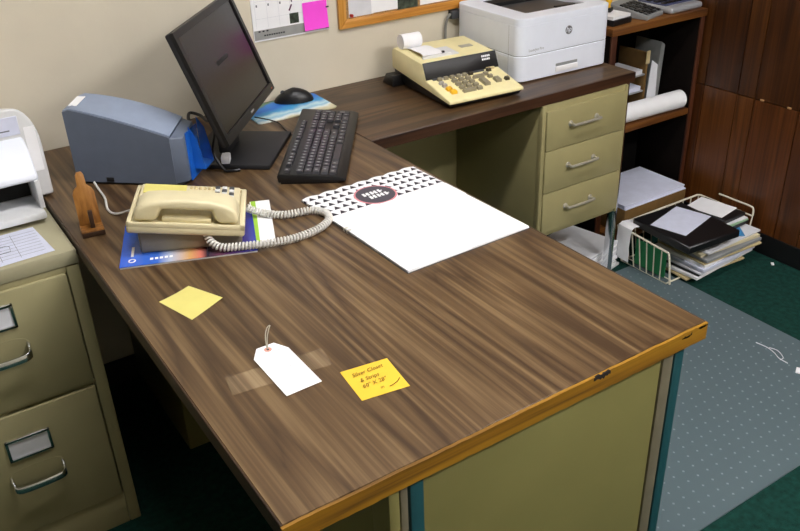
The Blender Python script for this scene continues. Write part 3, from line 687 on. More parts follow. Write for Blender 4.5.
obj('emblem_lettering', b, M_PAPER, t)
# binding clips on the left edge
for y in (0.004, 0.016):
    b = BM(); tube(b, smooth_path([(-PWX+0.006, y, 0.0062), (-PWX-0.002, y, 0.0075), (-PWX-0.005, y, 0.004), (-PWX-0.002, y, 0.001)], 4), 0.0011, 6); obj('binding_ring', b, M_STEEL, t)

# ------------------------------------------------------------------ notes, tag, tape
def curled_note(name, label, pts, m, lift, seed=0):
    """square sticky note with one lifted edge; pts = four floor corners in order"""
    N = 8; P = [Vector((x, y, 0)) for x, y in pts]; vs = []; b = BM()
    for j in range(N+1):
        row = []
        for i in range(N+1):
            u, v = i/N, j/N
            p = P[0]*(1-u)*(1-v)+P[1]*u*(1-v)+P[2]*u*v+P[3]*(1-u)*v
            p.z = 0.0004 + lift*(v**2.2)*(0.65+0.35*u)
            row.append(p)
        vs.append(row)
    A = [[b.verts.new(p) for p in r] for r in vs]; B2 = [[b.verts.new(p+Vector((0, 0, -0.0003))) for p in r] for r in vs]
    for j in range(N):
        for i in range(N):
            b.faces.new((A[j][i], A[j][i+1], A[j+1][i+1], A[j+1][i])); b.faces.new((B2[j][i], B2[j+1][i], B2[j+1][i+1], B2[j][i+1]))
    for k in range(N):
        b.faces.new((A[0][k], B2[0][k], B2[0][k+1], A[0][k+1])); b.faces.new((A[N][k], A[N][k+1], B2[N][k+1], B2[N][k]))
        b.faces.new((A[k][0], A[k+1][0], B2[k+1][0], B2[k][0])); b.faces.new((A[k][N], B2[k][N], B2[k+1][N], A[k+1][N]))
    c = sum((Vector((x, y, 0)) for x, y in pts), Vector())/4
    bmesh.ops.translate(b, verts=b.verts, vec=-c); o = obj(name, b, m, None); o.location = (c.x, c.y, H+0.0001); return tag(o, label, 'sticky note')
curled_note('sticky_note', 'blank pale yellow sticky note lying alone on the desk', [(0.0835, -0.9795), (0.058, -0.890), (0.1184, -0.8751), (0.1527, -0.947)], M_YELLOW1, 0.004)
n2 = curled_note('sticky_note', 'bright yellow sticky note with handwriting beside the white tag', [(0.2025, -1.3313), (0.2777, -1.3424), (0.2869, -1.2656), (0.2104, -1.2544)], M_YELLOW2, 0.0012)
ang = math.atan2(-0.0111, 0.0765)
for s, u, v, sz in (('Silver Closet', -0.028, 0.016, 0.0125), ('& Strips', -0.022, 0.000, 0.0125), ('60" X 28"', -0.024, -0.015, 0.0125), ('m', -0.002, -0.028, 0.010)):
    text('handwriting', s, sz, M_INK, n2, (u*math.cos(ang)-v*math.sin(ang), u*math.sin(ang)+v*math.cos(ang), 0.0021), (0, 0, ang+R(6)), shear=0.35, sx=0.80)
b = BM(); tube(b, [(0.008, -0.029, 0.0019), (0.016, -0.028, 0.0019), (0.024, -0.0255, 0.0019), (0.031, -0.020, 0.0019)], 0.0006, 5); obj('handwriting', b, M_INK, n2)

tape = wood('clear_tape_over_grain', ('5c4b36', '766148', '8f7a5c'), 1, freq=26, fig=4.6, figl=0.5, ring=0.42, rough=0.25)
b = BM(); b.faces.new([b.verts.new((x, y, H+0.0005)) for x, y in ((0.064, -1.1637), (0.056, -1.2115), (0.2107, -1.2295), (0.2189, -1.1829))])
tag(obj('tape_strip', b, tape, None), 'strip of old clear tape stuck across the desk under the tag', 'tape')
t = thing('price_tag', 'white shipping tag with clipped corners and reinforced eyelet', 'tag', (0.1475, -1.19, H+0.0011))
tp = [(0.1190, -1.2595), (0.1776, -1.2580), (0.1770, -1.1500), (0.1640, -1.1240), (0.1340, -1.1240), (0.1185, -1.1480)]
b = BM(); prism(b, [(x-.1475, y+1.19) for x, y in tp], 0.0, 0.0006, 'xy'); obj('card', b, M_PAPER, t)
b = BM(); lathe(b, [(0.0062, 0.0006), (0.0062, 0.0010)], 20, 0.0005, 0.0535); obj('eyelet_ring', b, mat('salmon_ring', 'd9a08e', 0.8, var=0.03), t)
b = BM(); lathe(b, [(0.0022, 0.0010), (0.0022, 0.0012)], 14, 0.0005, 0.0535); obj('eyelet_hole', b, M_CHIP, t)
b = BM(); tube(b, smooth_path([(0.0005, 0.0535, 0.001), (0.003, 0.064, 0.004), (0.010, 0.080, 0.010), (0.019, 0.092, 0.014), (0.025, 0.094, 0.015), (0.020, 0.088, 0.013), (0.011, 0.076, 0.008), (0.004, 0.062, 0.003), (0.0005, 0.0535, 0.0012)], 6), 0.0009, 6); obj('wire_loop', b, M_STEEL, t)
b = BM(); tube(b, [(-0.012, -0.010, .0007), (-0.004, -0.006, .0007), (0.006, -0.004, .0007), (0.012, -0.006, .0007)], 0.0003, 4); tube(b, [(0.012, 0.050, .0007), (0.022, 0.046, .0007)], 0.0003, 4); tube(b, [(0.013, 0.044, .0007), (0.020, 0.041, .0007)], 0.0003, 4); obj('pen_marks', b, M_BLUEINK, t)

# ------------------------------------------------------------------ adding machine
t = thing('adding_machine', 'cream printing adding machine with paper roll on the return desk', 'calculator', (1.0478, -0.3925, H), R(-4.5))
AW, AD = 0.246, 0.325
side = [(0.0, 0.014), (0.0, 0.024), (0.128, 0.052), (0.147, 0.094), (AD-0.012, 0.105), (AD, 0.096), (AD, 0.044)]
b = BM(); prism(b, side, 0.0, AW, 'yz'); obj('case', b, M_CREAM, t, 0.004, 2)
b = BM(); prism(b, [(0.012, 0.004), (0.004, 0.0145), (AD-0.002, 0.045), (AD-0.006, 0.028), (0.25, 0.004)], 0.006, AW-0.006, 'yz'); obj('base', b, M_BLACK, t, 0.002)
bx('foot', M_BLACK, t, 0.02, 0.05, 0.03, 0.06, 0.0, 0.01, 0.001); bx('foot', M_BLACK, t, AW-0.05, AW-0.02, 0.03, 0.06, 0.0, 0.01, 0.001)
b = BM(); prism(b, [(AD-0.05, 0.0), (AD-0.01, 0.0), (AD+0.018, 0.0), (AD-0.006, 0.032), (AD-0.05, 0.034)], -0.026, 0.050, 'yz'); obj('rear_foot', b, M_BLACK, t, 0.003)
bx('rear_foot', M_BLACK, t, AW-0.06, AW-0.01, AD-0.05, AD-0.006, 0.0, 0.034, 0.003)
# display bar
b = BM(); prism(b, [(0.1265, 0.0515), (0.1245, 0.0540), (0.1445, 0.0965), (0.1470, 0.0950)], 0.001, AW-0.001, 'yz'); db = obj('display_bar', b, M_BLACK, t, 0.0006, 1)
dn = Vector((0, 0.1445-0.1245, 0.0965-0.054)).normalized(); da = math.atan2(dn.z, dn.y)
for k, (u, wd) in enumerate(((0.033, 0.030), (0.024, 0.028))):
    b = BM()
    for i in range(5): box(b, AW-0.052+i*wd/5, AW-0.052+i*wd/5+wd/7, 0.0, 0.0005, 0, 0.0055)
    bmesh.ops.rotate(b, verts=b.verts, matrix=Matrix.Rotation(da-math.pi/2, 3, 'X')); bmesh.ops.translate(b, verts=b.verts, vec=Vector((0, 0.1240, 0.0542))+dn*u); obj('nameplate_lettering', b, M_PAPER, db)
b = BM(); prism(b, [(0.118, 0.0490), (0.126, 0.0515), (0.127, 0.0550), (0.119, 0.0525)], 0.02, AW-0.055, 'yz'); obj('switch_track', b, M_DKGREY, db)
bx('switch', M_MANILA, db, AW-0.045, AW-0.018, 0.120, 0.128, 0.050, 0.0570, 0.001)
# keys on the sloping keyboard
ks = math.atan2(0.028, 0.128)
def ckey(x, y, wx, wy, m, h=0.008):
    wx *= 1.12; wy *= 1.14; y = 0.0745+(y-0.07)*1.13; x = 0.126+(x-0.123)*1.06
    b = BM(); vs = box(b, -wx/2, wx/2, -wy/2, wy/2, -0.003, h)
    for v in vs:
        if v.co.z > 0: v.co.x *= 1-0.0035/wx; v.co.y *= 1-0.0035/wy
    bevel(b, 0.001, 1); bmesh.ops.rotate(b, verts=b.verts, matrix=Matrix.Rotation(ks, 3, 'X'))
    bmesh.ops.translate(b, verts=b.verts, vec=(x, y, 0.0245+y*math.tan(ks))); return obj('key', b, m, t)
MK = mat('taupe_key', '8e866e', 0.45, var=0.04); MK2 = mat('dark_key', '3c3526', 0.45, var=0.05); MKY = mat('yellow_key', 'f0b91e', 0.45, var=0.03); MKG = mat('grey_key', 'a39e97', 0.45, var=0.04)
for i in range(6): ckey(0.040+i*0.0195, 0.106, 0.014, 0.010, MK if i < 5 else MK2)
for r_ in range(4):
    for c in range(3):
        if r_ == 3 and c < 2: continue
        ckey(0.075+c*0.021, 0.088-r_*0.0175, 0.016, 0.0125, MK)
ckey(0.0855, 0.0355, 0.038, 0.012, MK)
ckey(0.034, 0.088, 0.014, 0.010, MKG); ckey(0.035, 0.074, 0.014, 0.011, MKG); ckey(0.037, 0.0565, 0.016, 0.014, MKY); ckey(0.040, 0.040, 0.017, 0.014, MKY)
ckey(0.149, 0.086, 0.034, 0.010, MK); ckey(0.149, 0.058, 0.018, 0.034, MK); ckey(0.176, 0.092, 0.015, 0.011, MK); ckey(0.180, 0.077, 0.014, 0.011, MK)
ckey(0.188, 0.056, 0.017, 0.022, MK); ckey(0.196, 0.106, 0.014, 0.010, MK2); ckey(0.216, 0.052, 0.014, 0.012, MK2)
for k in range(4): bx('key', MKG, t, 0.045+k*0.03, 0.060+k*0.03, 0.115, 0.119, 0.048, 0.0540, 0.0008)
# printer well, paper roll and paper
b = BM(); prism(b, [(0.175, 0.0935), (0.245, 0.0975), (0.245, 0.1025), (0.175, 0.0985)], 0.052, 0.140, 'yz'); obj('printer_window', b, M_GREYP, t)
b = BM(); lathe(b, [(0.004, 0.0), (0.0215, 0.0), (0.0215, 0.062), (0.004, 0.062)], 26); bmesh.ops.rotate(b, verts=b.verts, matrix=Matrix.Rotation(R(90), 3, 'Y')); bmesh.ops.translate(b, verts=b.verts, vec=(0.012, 0.290, 0.1245)); obj('paper_roll', b, M_PAPER, t)
b = BM(); pts = [(0.286, 0.1040), (0.270, 0.1075), (0.252, 0.1095), (0.225, 0.1085), (0.200, 0.1100), (0.184, 0.1050)]
prism(b, pts + [(y, z-0.0008) for y, z in pts[::-1]], 0.026, 0.090, 'yz'); obj('paper_strip', b, M_PAPER, t)
bx('tear_bar', M_GREYP, t, 0.022, 0.118, 0.176, 0.183, 0.094, 0.1040, 0.001)
b = BM(); prism(b, [(0.215, 0.0970), (0.235, 0.0985), (0.235, 0.1010), (0.215, 0.0997)], 0.175, 0.215, 'yz'); obj('rating_plate', b, M_STEEL, t)
bx('release_tab', M_BLACK, t, 0.094, 0.102, 0.190, 0.197, 0.096, 0.107, 0.001)

# ------------------------------------------------------------------ laser printer
t = thing('laser_printer', 'white laser printer with round badge on the end of the return desk', 'printer', (1.3395, -0.331, H), R(-1.8))
PW, PD, PHH = 0.353, 0.317, 0.186
def rrect(x0, x1, y0, y1, r, n=6):
    out = []
    for (cx, cy, a0) in ((x1-r, y1-r, 0), (x0+r, y1-r, 90), (x0+r, y0+r, 180), (x1-r, y0+r, 270)):
        for k in range(n+1):
            a_ = R(a0+90*k/n); out.append((cx+r*math.cos(a_), cy+r*math.sin(a_)))
    return out
b = BM(); prism(b, rrect(0, PW, 0, PD, 0.028), 0.004, 0.078, 'xy'); obj('paper_tray', b, M_WHITEP, t, 0.002, 1, ang=60)
b = BM(); prism(b, rrect(0.002, PW-0.002, 0.002, PD-0.002, 0.027), 0.078, 0.080, 'xy'); obj('tray_gap', b, M_MIDGREY, t)
b = BM(); prism(b, rrect(0, PW, 0, PD, 0.028), 0.080, PHH-0.020, 'xy'); obj('body', b, M_WHITEP, t, 0.001, 1, ang=60)
# top rim with recessed output bin
b = BM(); outer = rrect(0, PW, 0, PD, 0.028); ix0, ix1, iy0, iy1 = 0.070, 0.300, 0.060, 0.294
inner = rrect(ix0, ix1, iy0, iy1, 0.008)
for z in (PHH-0.020, PHH):
    pass
vo = [[b.verts.new((x, y, z)) for x, y in outer] for z in (PHH-0.020, PHH)]; vi = [[b.verts.new((x, y, z)) for x, y in inner] for z in (PHH-0.020, PHH)]
n = len(outer)
for k in range(n):
    k2 = (k+1) % n
    b.faces.new((vo[0][k], vo[0][k2], vo[1][k2], vo[1][k])); b.faces.new((vi[0][k], vi[1][k], vi[1][k2], vi[0][k2]))
    b.faces.new((vo[1][k], vo[1][k2], vi[1][k2], vi[1][k])); b.faces.new((vo[0][k], vi[0][k], vi[0][k2], vo[0][k2]))
obj('top_cover', b, M_WHITEP, t, 0.0015, 1, ang=60)
b = BM(); prism(b, [(iy0+.001, PHH-0.0185), (iy1-.001, PHH-0.0185), (iy1-.001, PHH-0.0182), (iy0+0.09, PHH-0.014), (iy0+.001, PHH-0.003)], ix0+0.001, ix1-0.001, 'yz'); obj('output_bin', b, M_DKGREY, t)
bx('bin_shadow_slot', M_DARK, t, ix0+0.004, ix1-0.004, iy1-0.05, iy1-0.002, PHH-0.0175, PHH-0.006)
bx('paper_stop', M_BLACK, t, 0.20, 0.27, iy0+0.012, iy0+0.03, PHH-0.006, PHH-0.0015, 0.001)
b = BM(); b2 = bx('tray_grip', M_MIDGREY, t, 0.142, 0.226, -0.0008, 0.004, 0.030, 0.0385, 0.0005)
bx('tray_grip_lip', M_PAPER, t, 0.141, 0.227, -0.004, 0.004, 0.014, 0.029, 0.002)
b.free(); b = BM(); lathe(b, [(0.0125, 0.0), (0.0125, 0.0012)], 28); bmesh.ops.rotate(b, verts=b.verts, matrix=Matrix.Rotation(R(90), 3, 'X')); bmesh.ops.translate(b, verts=b.verts, vec=(0.185, 0.0, 0.132)); bd = obj('badge', b, mat('silver_badge', '7d7d80', 0.35, metal=0.6, var=0.02), t); bd['label'] = 'round silver badge with two letters'
text('badge_lettering', 'hp', 0.021, M_WHITEP, bd, (0.184, -0.0014, 0.1275), (R(90), 0, 0), shear=0.25, bold=0.0003, align='CENTER')
text('model_lettering', 'LaserJet Pro', 0.0115, M_MIDGREY, t, (0.036, -0.0004, 0.0905), (R(90), 0, 0))
b = BM()
for k in range(9): box(b, -0.0006, 0.001, 0.052+k*0.005, 0.0545+k*0.005, 0.016, 0.070)
obj('side_vents', b, M_GREYP, t)
for (x, y) in ((0.03, 0.03), (PW-0.03, 0.03), (0.03, PD-0.03), (PW-0.03, PD-0.03)): bx('foot', M_BLACK, t, x-0.012, x+0.012, y-0.012, y+0.012, 0.0, 0.005)
bx('side_seam', M_MIDGREY, t, -0.0004, 0.001, 0.048, 0.0488, 0.012, PHH-0.022)

# ------------------------------------------------------------------ wall: calendar, pink note, corkboard, cable
t = thing('wall_calendar', 'white wall calendar with grey printed footer on the beige wall', 'calendar', (0.672, 0, 0.912))
bx('sheet', M_PAPER, t, 0.0, 0.232, -0.0035, -0.0005, 0.0, 0.56)
bx('footer_print', M_FOOT, t, 0.0015, 0.2305, -0.0039, -0.0034, 0.004, 0.030)
b = BM()
for k in range(9): box(b, 0.030+k*0.0072, 0.0352+k*0.0072, -0.0041, -0.0038, 0.0125, 0.0165)
for k in range(3): box(b, 0.014+k*0.012, 0.020+k*0.012, -0.0041, -0.0038, 0.0245, 0.0285)
obj('footer_lettering', b, M_BLACKINK, t)
b = BM()
for k in range(9): box(b, 0.010, 0.222, -0.0038, -0.0034, 0.060+k*0.046, 0.0605+k*0.046)
for k in range(6): box(b, 0.010+k*0.0353, 0.0105+k*0.0353, -0.0038, -0.0034, 0.035, 0.48)
obj('grid_lines', b, mat('pale_grey_line', 'c9cbd2', 0.8, var=0), t)
b = BM()
for r_ in range(4):
    for c in range(6):
        x = 0.014+c*0.0353; z = 0.092+r_*0.046
        box(b, x, x+0.004, -0.0039, -0.0035, z, z+0.006)
obj('date_figures', b, M_BLUEINK, t)['kind'] = 'stuff'
bx('printed_photo', M_PHOTO, t, 0.112, 0.140, -0.0039, -0.0035, 0.034, 0.062)
b = BM(); tube(b, [(0.112, -0.004, 0.070), (0.121, -0.004, 0.086)], 0.0022, 6); obj('pen_mark', b, mat('plum_ink', '6b4560', 0.8, var=0), t)
t = thing('sticky_note', 'bright pink sticky note stuck on the wall calendar', 'sticky note', (0.825, -0.0045, 0.920))
b = BM(); N = 6
pts = [(-0.0002-0.006*(1-k/N)**2, 0.076*k/N) for k in range(N+1)]
prism(b, pts + [(y-0.0004, z) for y, z in pts[::-1]], 0.0, 0.077, 'yz'); obj('paper', b, M_PINK, t)
bx('clip', M_DKGREY, t, 0.073, 0.082, -0.0030, -0.0012, 0.054, 0.058); bx('clip', M_DKGREY, t, 0.068, 0.077, -0.0045, -0.0015, -0.003, 0.002)

t = thing('corkboard', 'oak framed cork notice board on the beige wall above the adding machine', 'notice board', (0.936, 0, 0.905))
BWd, BHt = 0.90, 0.60
bx('cork_panel', M_CORK, t, 0.02, BWd-0.02, -0.005, -0.0005, 0.02, BHt-0.02)
M_OAKV = wood('oak_frame_upright', ('a86b1e', 'c98a34', 'dba253'), 2, seed=5.0, rough=0.4)
def rail(pts, m): 
    b = BM(); prism(b, pts, -0.012, -0.0005, 'xz'); obj('frame_rail', b, m, t, 0.003)
fwid = 0.026
rail([(0, 0), (BWd, 0), (BWd-fwid, fwid), (fwid, fwid)], M_OAK); rail([(0, BHt), (fwid, BHt-fwid), (BWd-fwid, BHt-fwid), (BWd, BHt)], M_OAK)
rail([(0, 0), (fwid, fwid), (fwid, BHt-fwid), (0, BHt)], M_OAKV); rail([(BWd, 0), (BWd, BHt), (BWd-fwid, BHt-fwid), (BWd-fwid, fwid)], M_OAKV)
def pinned(label, x0, x1, z0, z1, m, y, group=None):
    p = bx('pinned_sheet', m, None, 0, x1-x0, -0.0006, 0.0, 0, z1-z0); p.location = (x0, y, z0); tag(p, label, 'paper', group); return p
pinned('white note sheet pinned at the left end of the cork board', 0.972, 1.056, 0.934, 1.21, M_PAPER2, -0.0055)
pinned('white sheet overlapping its neighbour on the cork board', 1.048, 1.140, 0.936, 1.23, M_PAPER, -0.0065)
pinned('dark photograph pinned on the cork board', 1.140, 1.213, 0.932, 1.05, M_PHOTO, -0.0053)
pinned('white sheet pinned near the printer end of the cork board', 1.222, 1.42, 0.934, 1.21, M_PAPER, -0.0055)
b = BM(); lathe(b, [(0.0045, 0), (0.003, 0.004), (0.005, 0.008)], 12); bmesh.ops.rotate(b, verts=b.verts, matrix=Matrix.Rotation(R(90), 3, 'X')); o = obj('push_pin', b, mat('red_pin', 'b02a24', 0.35, var=0), None); o.location = (0.978, -0.0062, 0.940); tag(o, 'red push pin at the lower left corner of a note', 'push pin')
b = BM(); tube(b, smooth_path([(1.335, -0.012, 0.893), (1.322, -0.013, 0.885), (1.313, -0.012, 0.86), (1.311, -0.012, 0.82), (1.313, -0.013, 0.77), (1.325, -0.014, 0.744)], 6), 0.0042, 8)
tag(obj('wall_cable', b, M_CABLE_G, None), 'grey cable hanging down the wall behind the printer', 'cable')
t = thing('wall_jack', 'small dark wall jack just under the cork board', 'wall jack', (1.345, 0, 0.880)); bx('box', M_DKGREY, t, -0.014, 0.03, -0.022, -0.0005, -0.004, 0.022, 0.002); bx('port', M_BLACK, t, -0.0155, -0.0135, -0.016, -0.006, 0.008, 0.017)

# ------------------------------------------------------------------ bookcase in the corner
BX0, BX1, BYF = 1.812, 2.268, -0.240
t = thing('bookcase', 'dark wooden open bookcase between the return desk and panelled wall', 'bookcase')
M_LINING = mat('shade_black_board', '120c09', 0.9, var=0.1, spec=0.1)  # near-black: shade inside the bays is put into the board colour
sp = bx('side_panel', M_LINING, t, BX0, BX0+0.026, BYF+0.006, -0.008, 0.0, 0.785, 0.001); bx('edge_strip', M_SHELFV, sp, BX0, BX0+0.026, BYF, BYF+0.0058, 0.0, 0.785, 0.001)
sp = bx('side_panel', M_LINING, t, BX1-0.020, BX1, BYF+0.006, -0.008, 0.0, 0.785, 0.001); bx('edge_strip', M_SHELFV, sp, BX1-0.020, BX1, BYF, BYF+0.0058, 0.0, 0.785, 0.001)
bx('shelf', M_SHELF, t, BX0-0.005, BX1+0.002, BYF-0.006, -0.008, 0.785, 0.810, 0.002)
bx('shelf', M_SHELF, t, BX0+0.026, BX1-0.024, BYF, -0.020, 0.432, 0.4547, 0.002)
bx('shelf', M_SHELF, t, BX0+0.026, BX1-0.024, BYF-0.075, -0.020, 0.05, 0.07, 0.002)
bx('plinth', M_BROWNBLK, t, BX0+0.026, BX1-0.024, BYF+0.012, BYF+0.03, 0.0, 0.05)
bx('back_panel', mat('shelf_back', '0a0807', 0.9, var=0.05, spec=0.1), t, BX0+0.026, BX1-0.024, -0.018, -0.008, 0.02, 0.785)  # back colour carries the shade of the bays too
SZ = 0.8103
# things on the bookcase top
t = thing('desk_calculator', 'dark grey desk calculator with rows of keys on the bookcase top', 'calculator', (2.012, -0.150, SZ), R(14))
b = BM(); prism(b, [(-0.075, 0.0), (0.075, 0.0), (0.075, 0.040), (-0.075, 0.014)], -0.055, 0.055, 'yz'); obj('case', b, M_MIDGREY, t, 0.003)
sl = math.atan2(0.026, 0.15)
for i in range(5):
    for j in range(6):
        b = BM(); box(b, -0.007, 0.007, -0.007, 0.007, 0, 0.004); bmesh.ops.rotate(b, verts=b.verts, matrix=Matrix.Rotation(sl, 3, 'X')); bmesh.ops.translate(b, verts=b.verts, vec=(-0.040+i*0.020, -0.060+j*0.018, 0.0172+j*0.00312)); obj('key', b, M_BLACK if (i+j) % 3 else M_DKGREY, t)
t = thing('silver_case', 'flat silver plastic case with rounded edge on the bookcase top by the panelling', 'case', (2.172, -0.145, SZ), R(2))
b = BM(); box(b, -0.078, 0.088, -0.085, 0.09, 0.0, 0.022); obj('shell', b, mat('silver_plastic', 'b4b6ba', 0.3, var=0.03, metal=0.3), t, 0.009, 3)
b = BM(); box(b, -0.068, 0.078, -0.05, 0.075, 0.021, 0.026); obj('panel', b, mat('slate_plastic', '4a5070', 0.4, var=0.05), t, 0.003)
for i in range(7):
    for j in range(3): bx('key', M_BLACK, t, -0.062+i*0.020, -0.048+i*0.020, -0.040+j*0.032, -0.022+j*0.032, 0.026, 0.030, 0.001)
o = bx('paper_pad', M_PAPER, None, -0.045, 0.045, -0.05, 0.05, 0.0, 0.010); o.location = (1.872, -0.165, SZ+0.020); o.rotation_euler = (0, 0, R(6)); tag(o, 'white paper pad on a black folder on the bookcase top', 'paper pad')
o = bx('black_folder', M_BLACK, None, -0.048, 0.048, -0.055, 0.055, 0.0, 0.0195, 0.003); o.location = (1.872, -0.165, SZ); o.rotation_euler = (0, 0, R(6)); tag(o, 'black folder lying on the bookcase top under the pad', 'folder')
t = thing('hand_stamp', 'small black and yellow hand stamp standing on the white pad', 'stamp', (1.880, -0.150, SZ+0.0302), R(30)); bx('base', M_BLACK, t, -0.016, 0.016, -0.012, 0.012, 0, 0.014, 0.003)
b = BM(); lathe(b, [(0.006, 0.013), (0.006, 0.026), (0.011, 0.034), (0.009, 0.044), (0.003, 0.047)], 14); obj('handle', b, MKY, t)
# middle shelf
S2 = 0.4550
t = thing('letter_sorter', 'tan cardboard letter sorter standing on the middle bookcase shelf', 'letter sorter', (2.085, -0.160, S2), 0)
bx('divider', M_CARD, t, -0.004, 0.006, 0.0, 0.132, 0.0, 0.215, 0.001)
bx('divider', M_CARD, t, -0.19, -0.184, 0.0, 0.128, 0.0, 0.15, 0.001)
for z in (0.075, 0.135): bx('tray_floor', M_MIDGREY, t, -0.184, -0.004, 0.0, 0.128, z, z+0.005)
bx('base', M_CARD, t, -0.184, -0.004, 0.0, 0.128, 0.0, 0.004)
bx('clip', M_MANILA, t, -0.008, 0.010, -0.004, 0.0, 0.175, 0.222, 0.002)
for (z, m, lab) in ((0.0803, M_PAPER3, 'bluish papers lying in the upper tray of the letter sorter'), (0.1403, M_PAPER2, 'grey papers lying on top of the letter sorter'), (0.0043, M_PAPER, 'white papers lying at the bottom of the letter sorter')):
    o = bx('paper_stack', m, None, -0.172, -0.016, 0.003, 0.120, 0.0, 0.016); o.location = (2.085, -0.160, S2+z); tag(o, lab, 'papers')
b = BM(); prism(b, [(0.0, 0.0), (0.042, 0.0), (0.046, 0.03), (0.040, 0.165), (0.012, 0.185), (0.006, 0.10)], 0.0, 0.003, 'xz'); o = obj('bent_paper', b, M_PAPER2, None); o.location = (2.094, -0.164, S2+0.0003); o.rotation_euler = (0, 0, R(-6)); tag(o, 'bent white paper propped against the tan letter sorter', 'paper')
b = BM(); prism(b, [(0.0, 0.0), (0.024, 0.0), (0.034, 0.225), (0.014, 0.238)], 0.0, 0.12, 'xz'); o = obj('plastic_folder', b, mat('clear_folder', '9a9c9a', 0.3, var=0.1, alpha=0.8), None, 0.002); o.location = (2.150, -0.150, S2+0.0003); tag(o, 'translucent grey plastic folder upright on the middle shelf', 'folder')
b = BM(); n = 26
spiral = [(( 0.035-0.0018*k/8)*math.cos(k*0.42), (0.035-0.0018*k/8)*math.sin(k*0.42)) for k in range(70)]
lathe(b, [(0.006, 0.0), (0.033, 0.0), (0.033, 0.325), (0.006, 0.325)], 28); bmesh.ops.rotate(b, verts=b.verts, matrix=Matrix.Rotation(R(90), 3, 'Y'))
o = obj('paper_roll', b, M_PAPER, None); o.location = (1.895, -0.2035, S2+0.0333); o.rotation_euler = (0, 0, R(-2)); tag(o, 'thick roll of white paper lying along the middle shelf edge', 'paper roll')
# lower bay
t = thing('paper_box', 'brown cardboard box topped with white sheets in the bottom of the bookcase', 'box', (1.880, -0.312, 0.0702), R(0))
bx('carton', M_CARD, t, 0.0, 0.320, 0.0, 0.25, 0.0, 0.100, 0.002)
for k in range(4): bx('sheet', M_PAPER3, t, -0.002+random.uniform(0, .006), 0.317+random.uniform(-.006, .004), -0.002+random.uniform(0, .008), 0.22+random.uniform(0, .02), 0.100+k*0.004, 0.1038+k*0.004)

# papers under the return pedestal
t = thing('paper_bundle', 'bundle of white papers in a clear bag on the floor under the drawers', 'papers', (1.655, -0.29, 0.0), R(12))
for k in range(8):
    b = BM(); a_ = random.uniform(-.05, .05); box(b, -0.105, 0.125, -0.105, 0.105, 0.010+k*0.011, 0.0195+k*0.011, Matrix.Rotation(a_, 3, 'Z')); obj('sheet_stack', b, (M_PAPER, M_PAPER2)[k % 2], t, 0.001, 1)
b = BM(); box(b, -0.115, 0.135, -0.112, 0.112, 0.0, 0.010); obj('tray', b, M_GREYP, t, 0.003)

# ------------------------------------------------------------------ chair mat
mm = bpy.data.materials.new('clear_vinyl_mat'); mm.use_nodes = True; bs = mm.node_tree.nodes['Principled BSDF']
bs.inputs['Base Color'].default_value = lin('6a7b80'); setin(bs, Roughness=0.3, Alpha=0.6)
t = thing('chair_mat', 'translucent grey vinyl chair mat with studs on the green carpet', 'chair mat', (0, 0, 0))
MX0, MX1, MY0, MY1 = 0.78, 1.890, -1.362, -0.405
b = BM(); prism(b, rrect(MX0, MX1, MY0, MY1, 0.02, 4), 0.0006, 0.0040, 'xy'); obj('sheet', b, mm, t)
ms = bpy.data.materials.new('mat_studs'); ms.use_nodes = True; bs = ms.node_tree.nodes['Principled BSDF']; bs.inputs['Base Color'].default_value = lin('9fb0b6'); setin(bs, Roughness=0.3, Alpha=0.5)
b = BM(); r_ = 0
y = MY0+0.03
while y < MY1-0.02:
    x = MX0+0.03+(0.0175 if r_ % 2 else 0)
    while x < MX1-0.02:
        base_ = [b.verts.new((x+0.004*math.cos(a_), y+0.004*math.sin(a_), 0.0039)) for a_ in (0, 1.5708, 3.1416, 4.7124)]
        tp_ = b.verts.new((x, y, 0.0056))
        for k in range(4): b.faces.new((base_[k], base_[(k+1) % 4], tp_))
        x += 0.035
    y += 0.030; r_ += 1
o = obj('studs', b, ms, t, smooth=False); o['kind'] = 'stuff'

# ------------------------------------------------------------------ wire basket with binders and papers
BKX0, BKX1, BKY0, BKY1, BKZ = 1.808, 2.232, -0.583, -0.348, 0.150
t = thing('wire_basket', 'cream wire desk basket full of papers standing on the floor', 'basket')
b = BM(); z = BKZ; tube(b, smooth_path([(BKX0+.02, BKY0, 0.012), (BKX0, BKY0, z-.03), (BKX0, BKY0+.006, z-.015)], 4)+smooth_path([(BKX0, BKY1-.008, z), (BKX0+.008, BKY1, z)], 2)+smooth_path([(BKX1-.008, BKY1, z), (BKX1, BKY1-.008, z)], 2)+[(BKX1, BKY0, z), (BKX1-.01, BKY0+.006, 0.012)], 0.0036, 8); obj('rim', b, M_WIRE, t)
b = BM(); tube(b, [(BKX0+.02, BKY1-.015, 0.008), (BKX1-.02, BKY1-.015, 0.008), (BKX1-.02, BKY0+.015, 0.008), (BKX0+.02, BKY0+.015, 0.008)], 0.003, 8, True); obj('floor_ring', b, M_WIRE, t)
b = BM(); tube(b, smooth_path([(BKX1+.006, -0.430, BKZ+0.030), (BKX1+.006, -0.50, BKZ+0.030), (BKX1+.006, BKY0+.02, BKZ+0.030), (BKX1+.004, BKY0+.005, BKZ+0.024), (BKX1, BKY0, BKZ+.002)], 4), 0.0034, 8); obj('end_loop', b, M_WIRE, t)
def wire(x0, y0, x1, y1, ztop):
    b = BM(); tube(b, [(x0, y0, ztop), (x1, y1, 0.008)], 0.0023, 6); obj('wire', b, M_WIRE, t)
for k in range(11):
    x = BKX0+(BKX1-BKX0)*k/10; xi = BKX0+.02+(BKX1-BKX0-.04)*k/10
    wire(x, BKY1, xi, BKY1-.015, BKZ)
for k in range(1, 7):
    y = BKY0+(BKY1-BKY0)*k/7; yi = BKY0+.015+(BKY1-BKY0-.03)*k/7
    wire(BKX0, y, BKX0+.02, yi, BKZ-0.015*(1-k/7)); wire(BKX1, y, BKX1-.02, yi, BKZ)
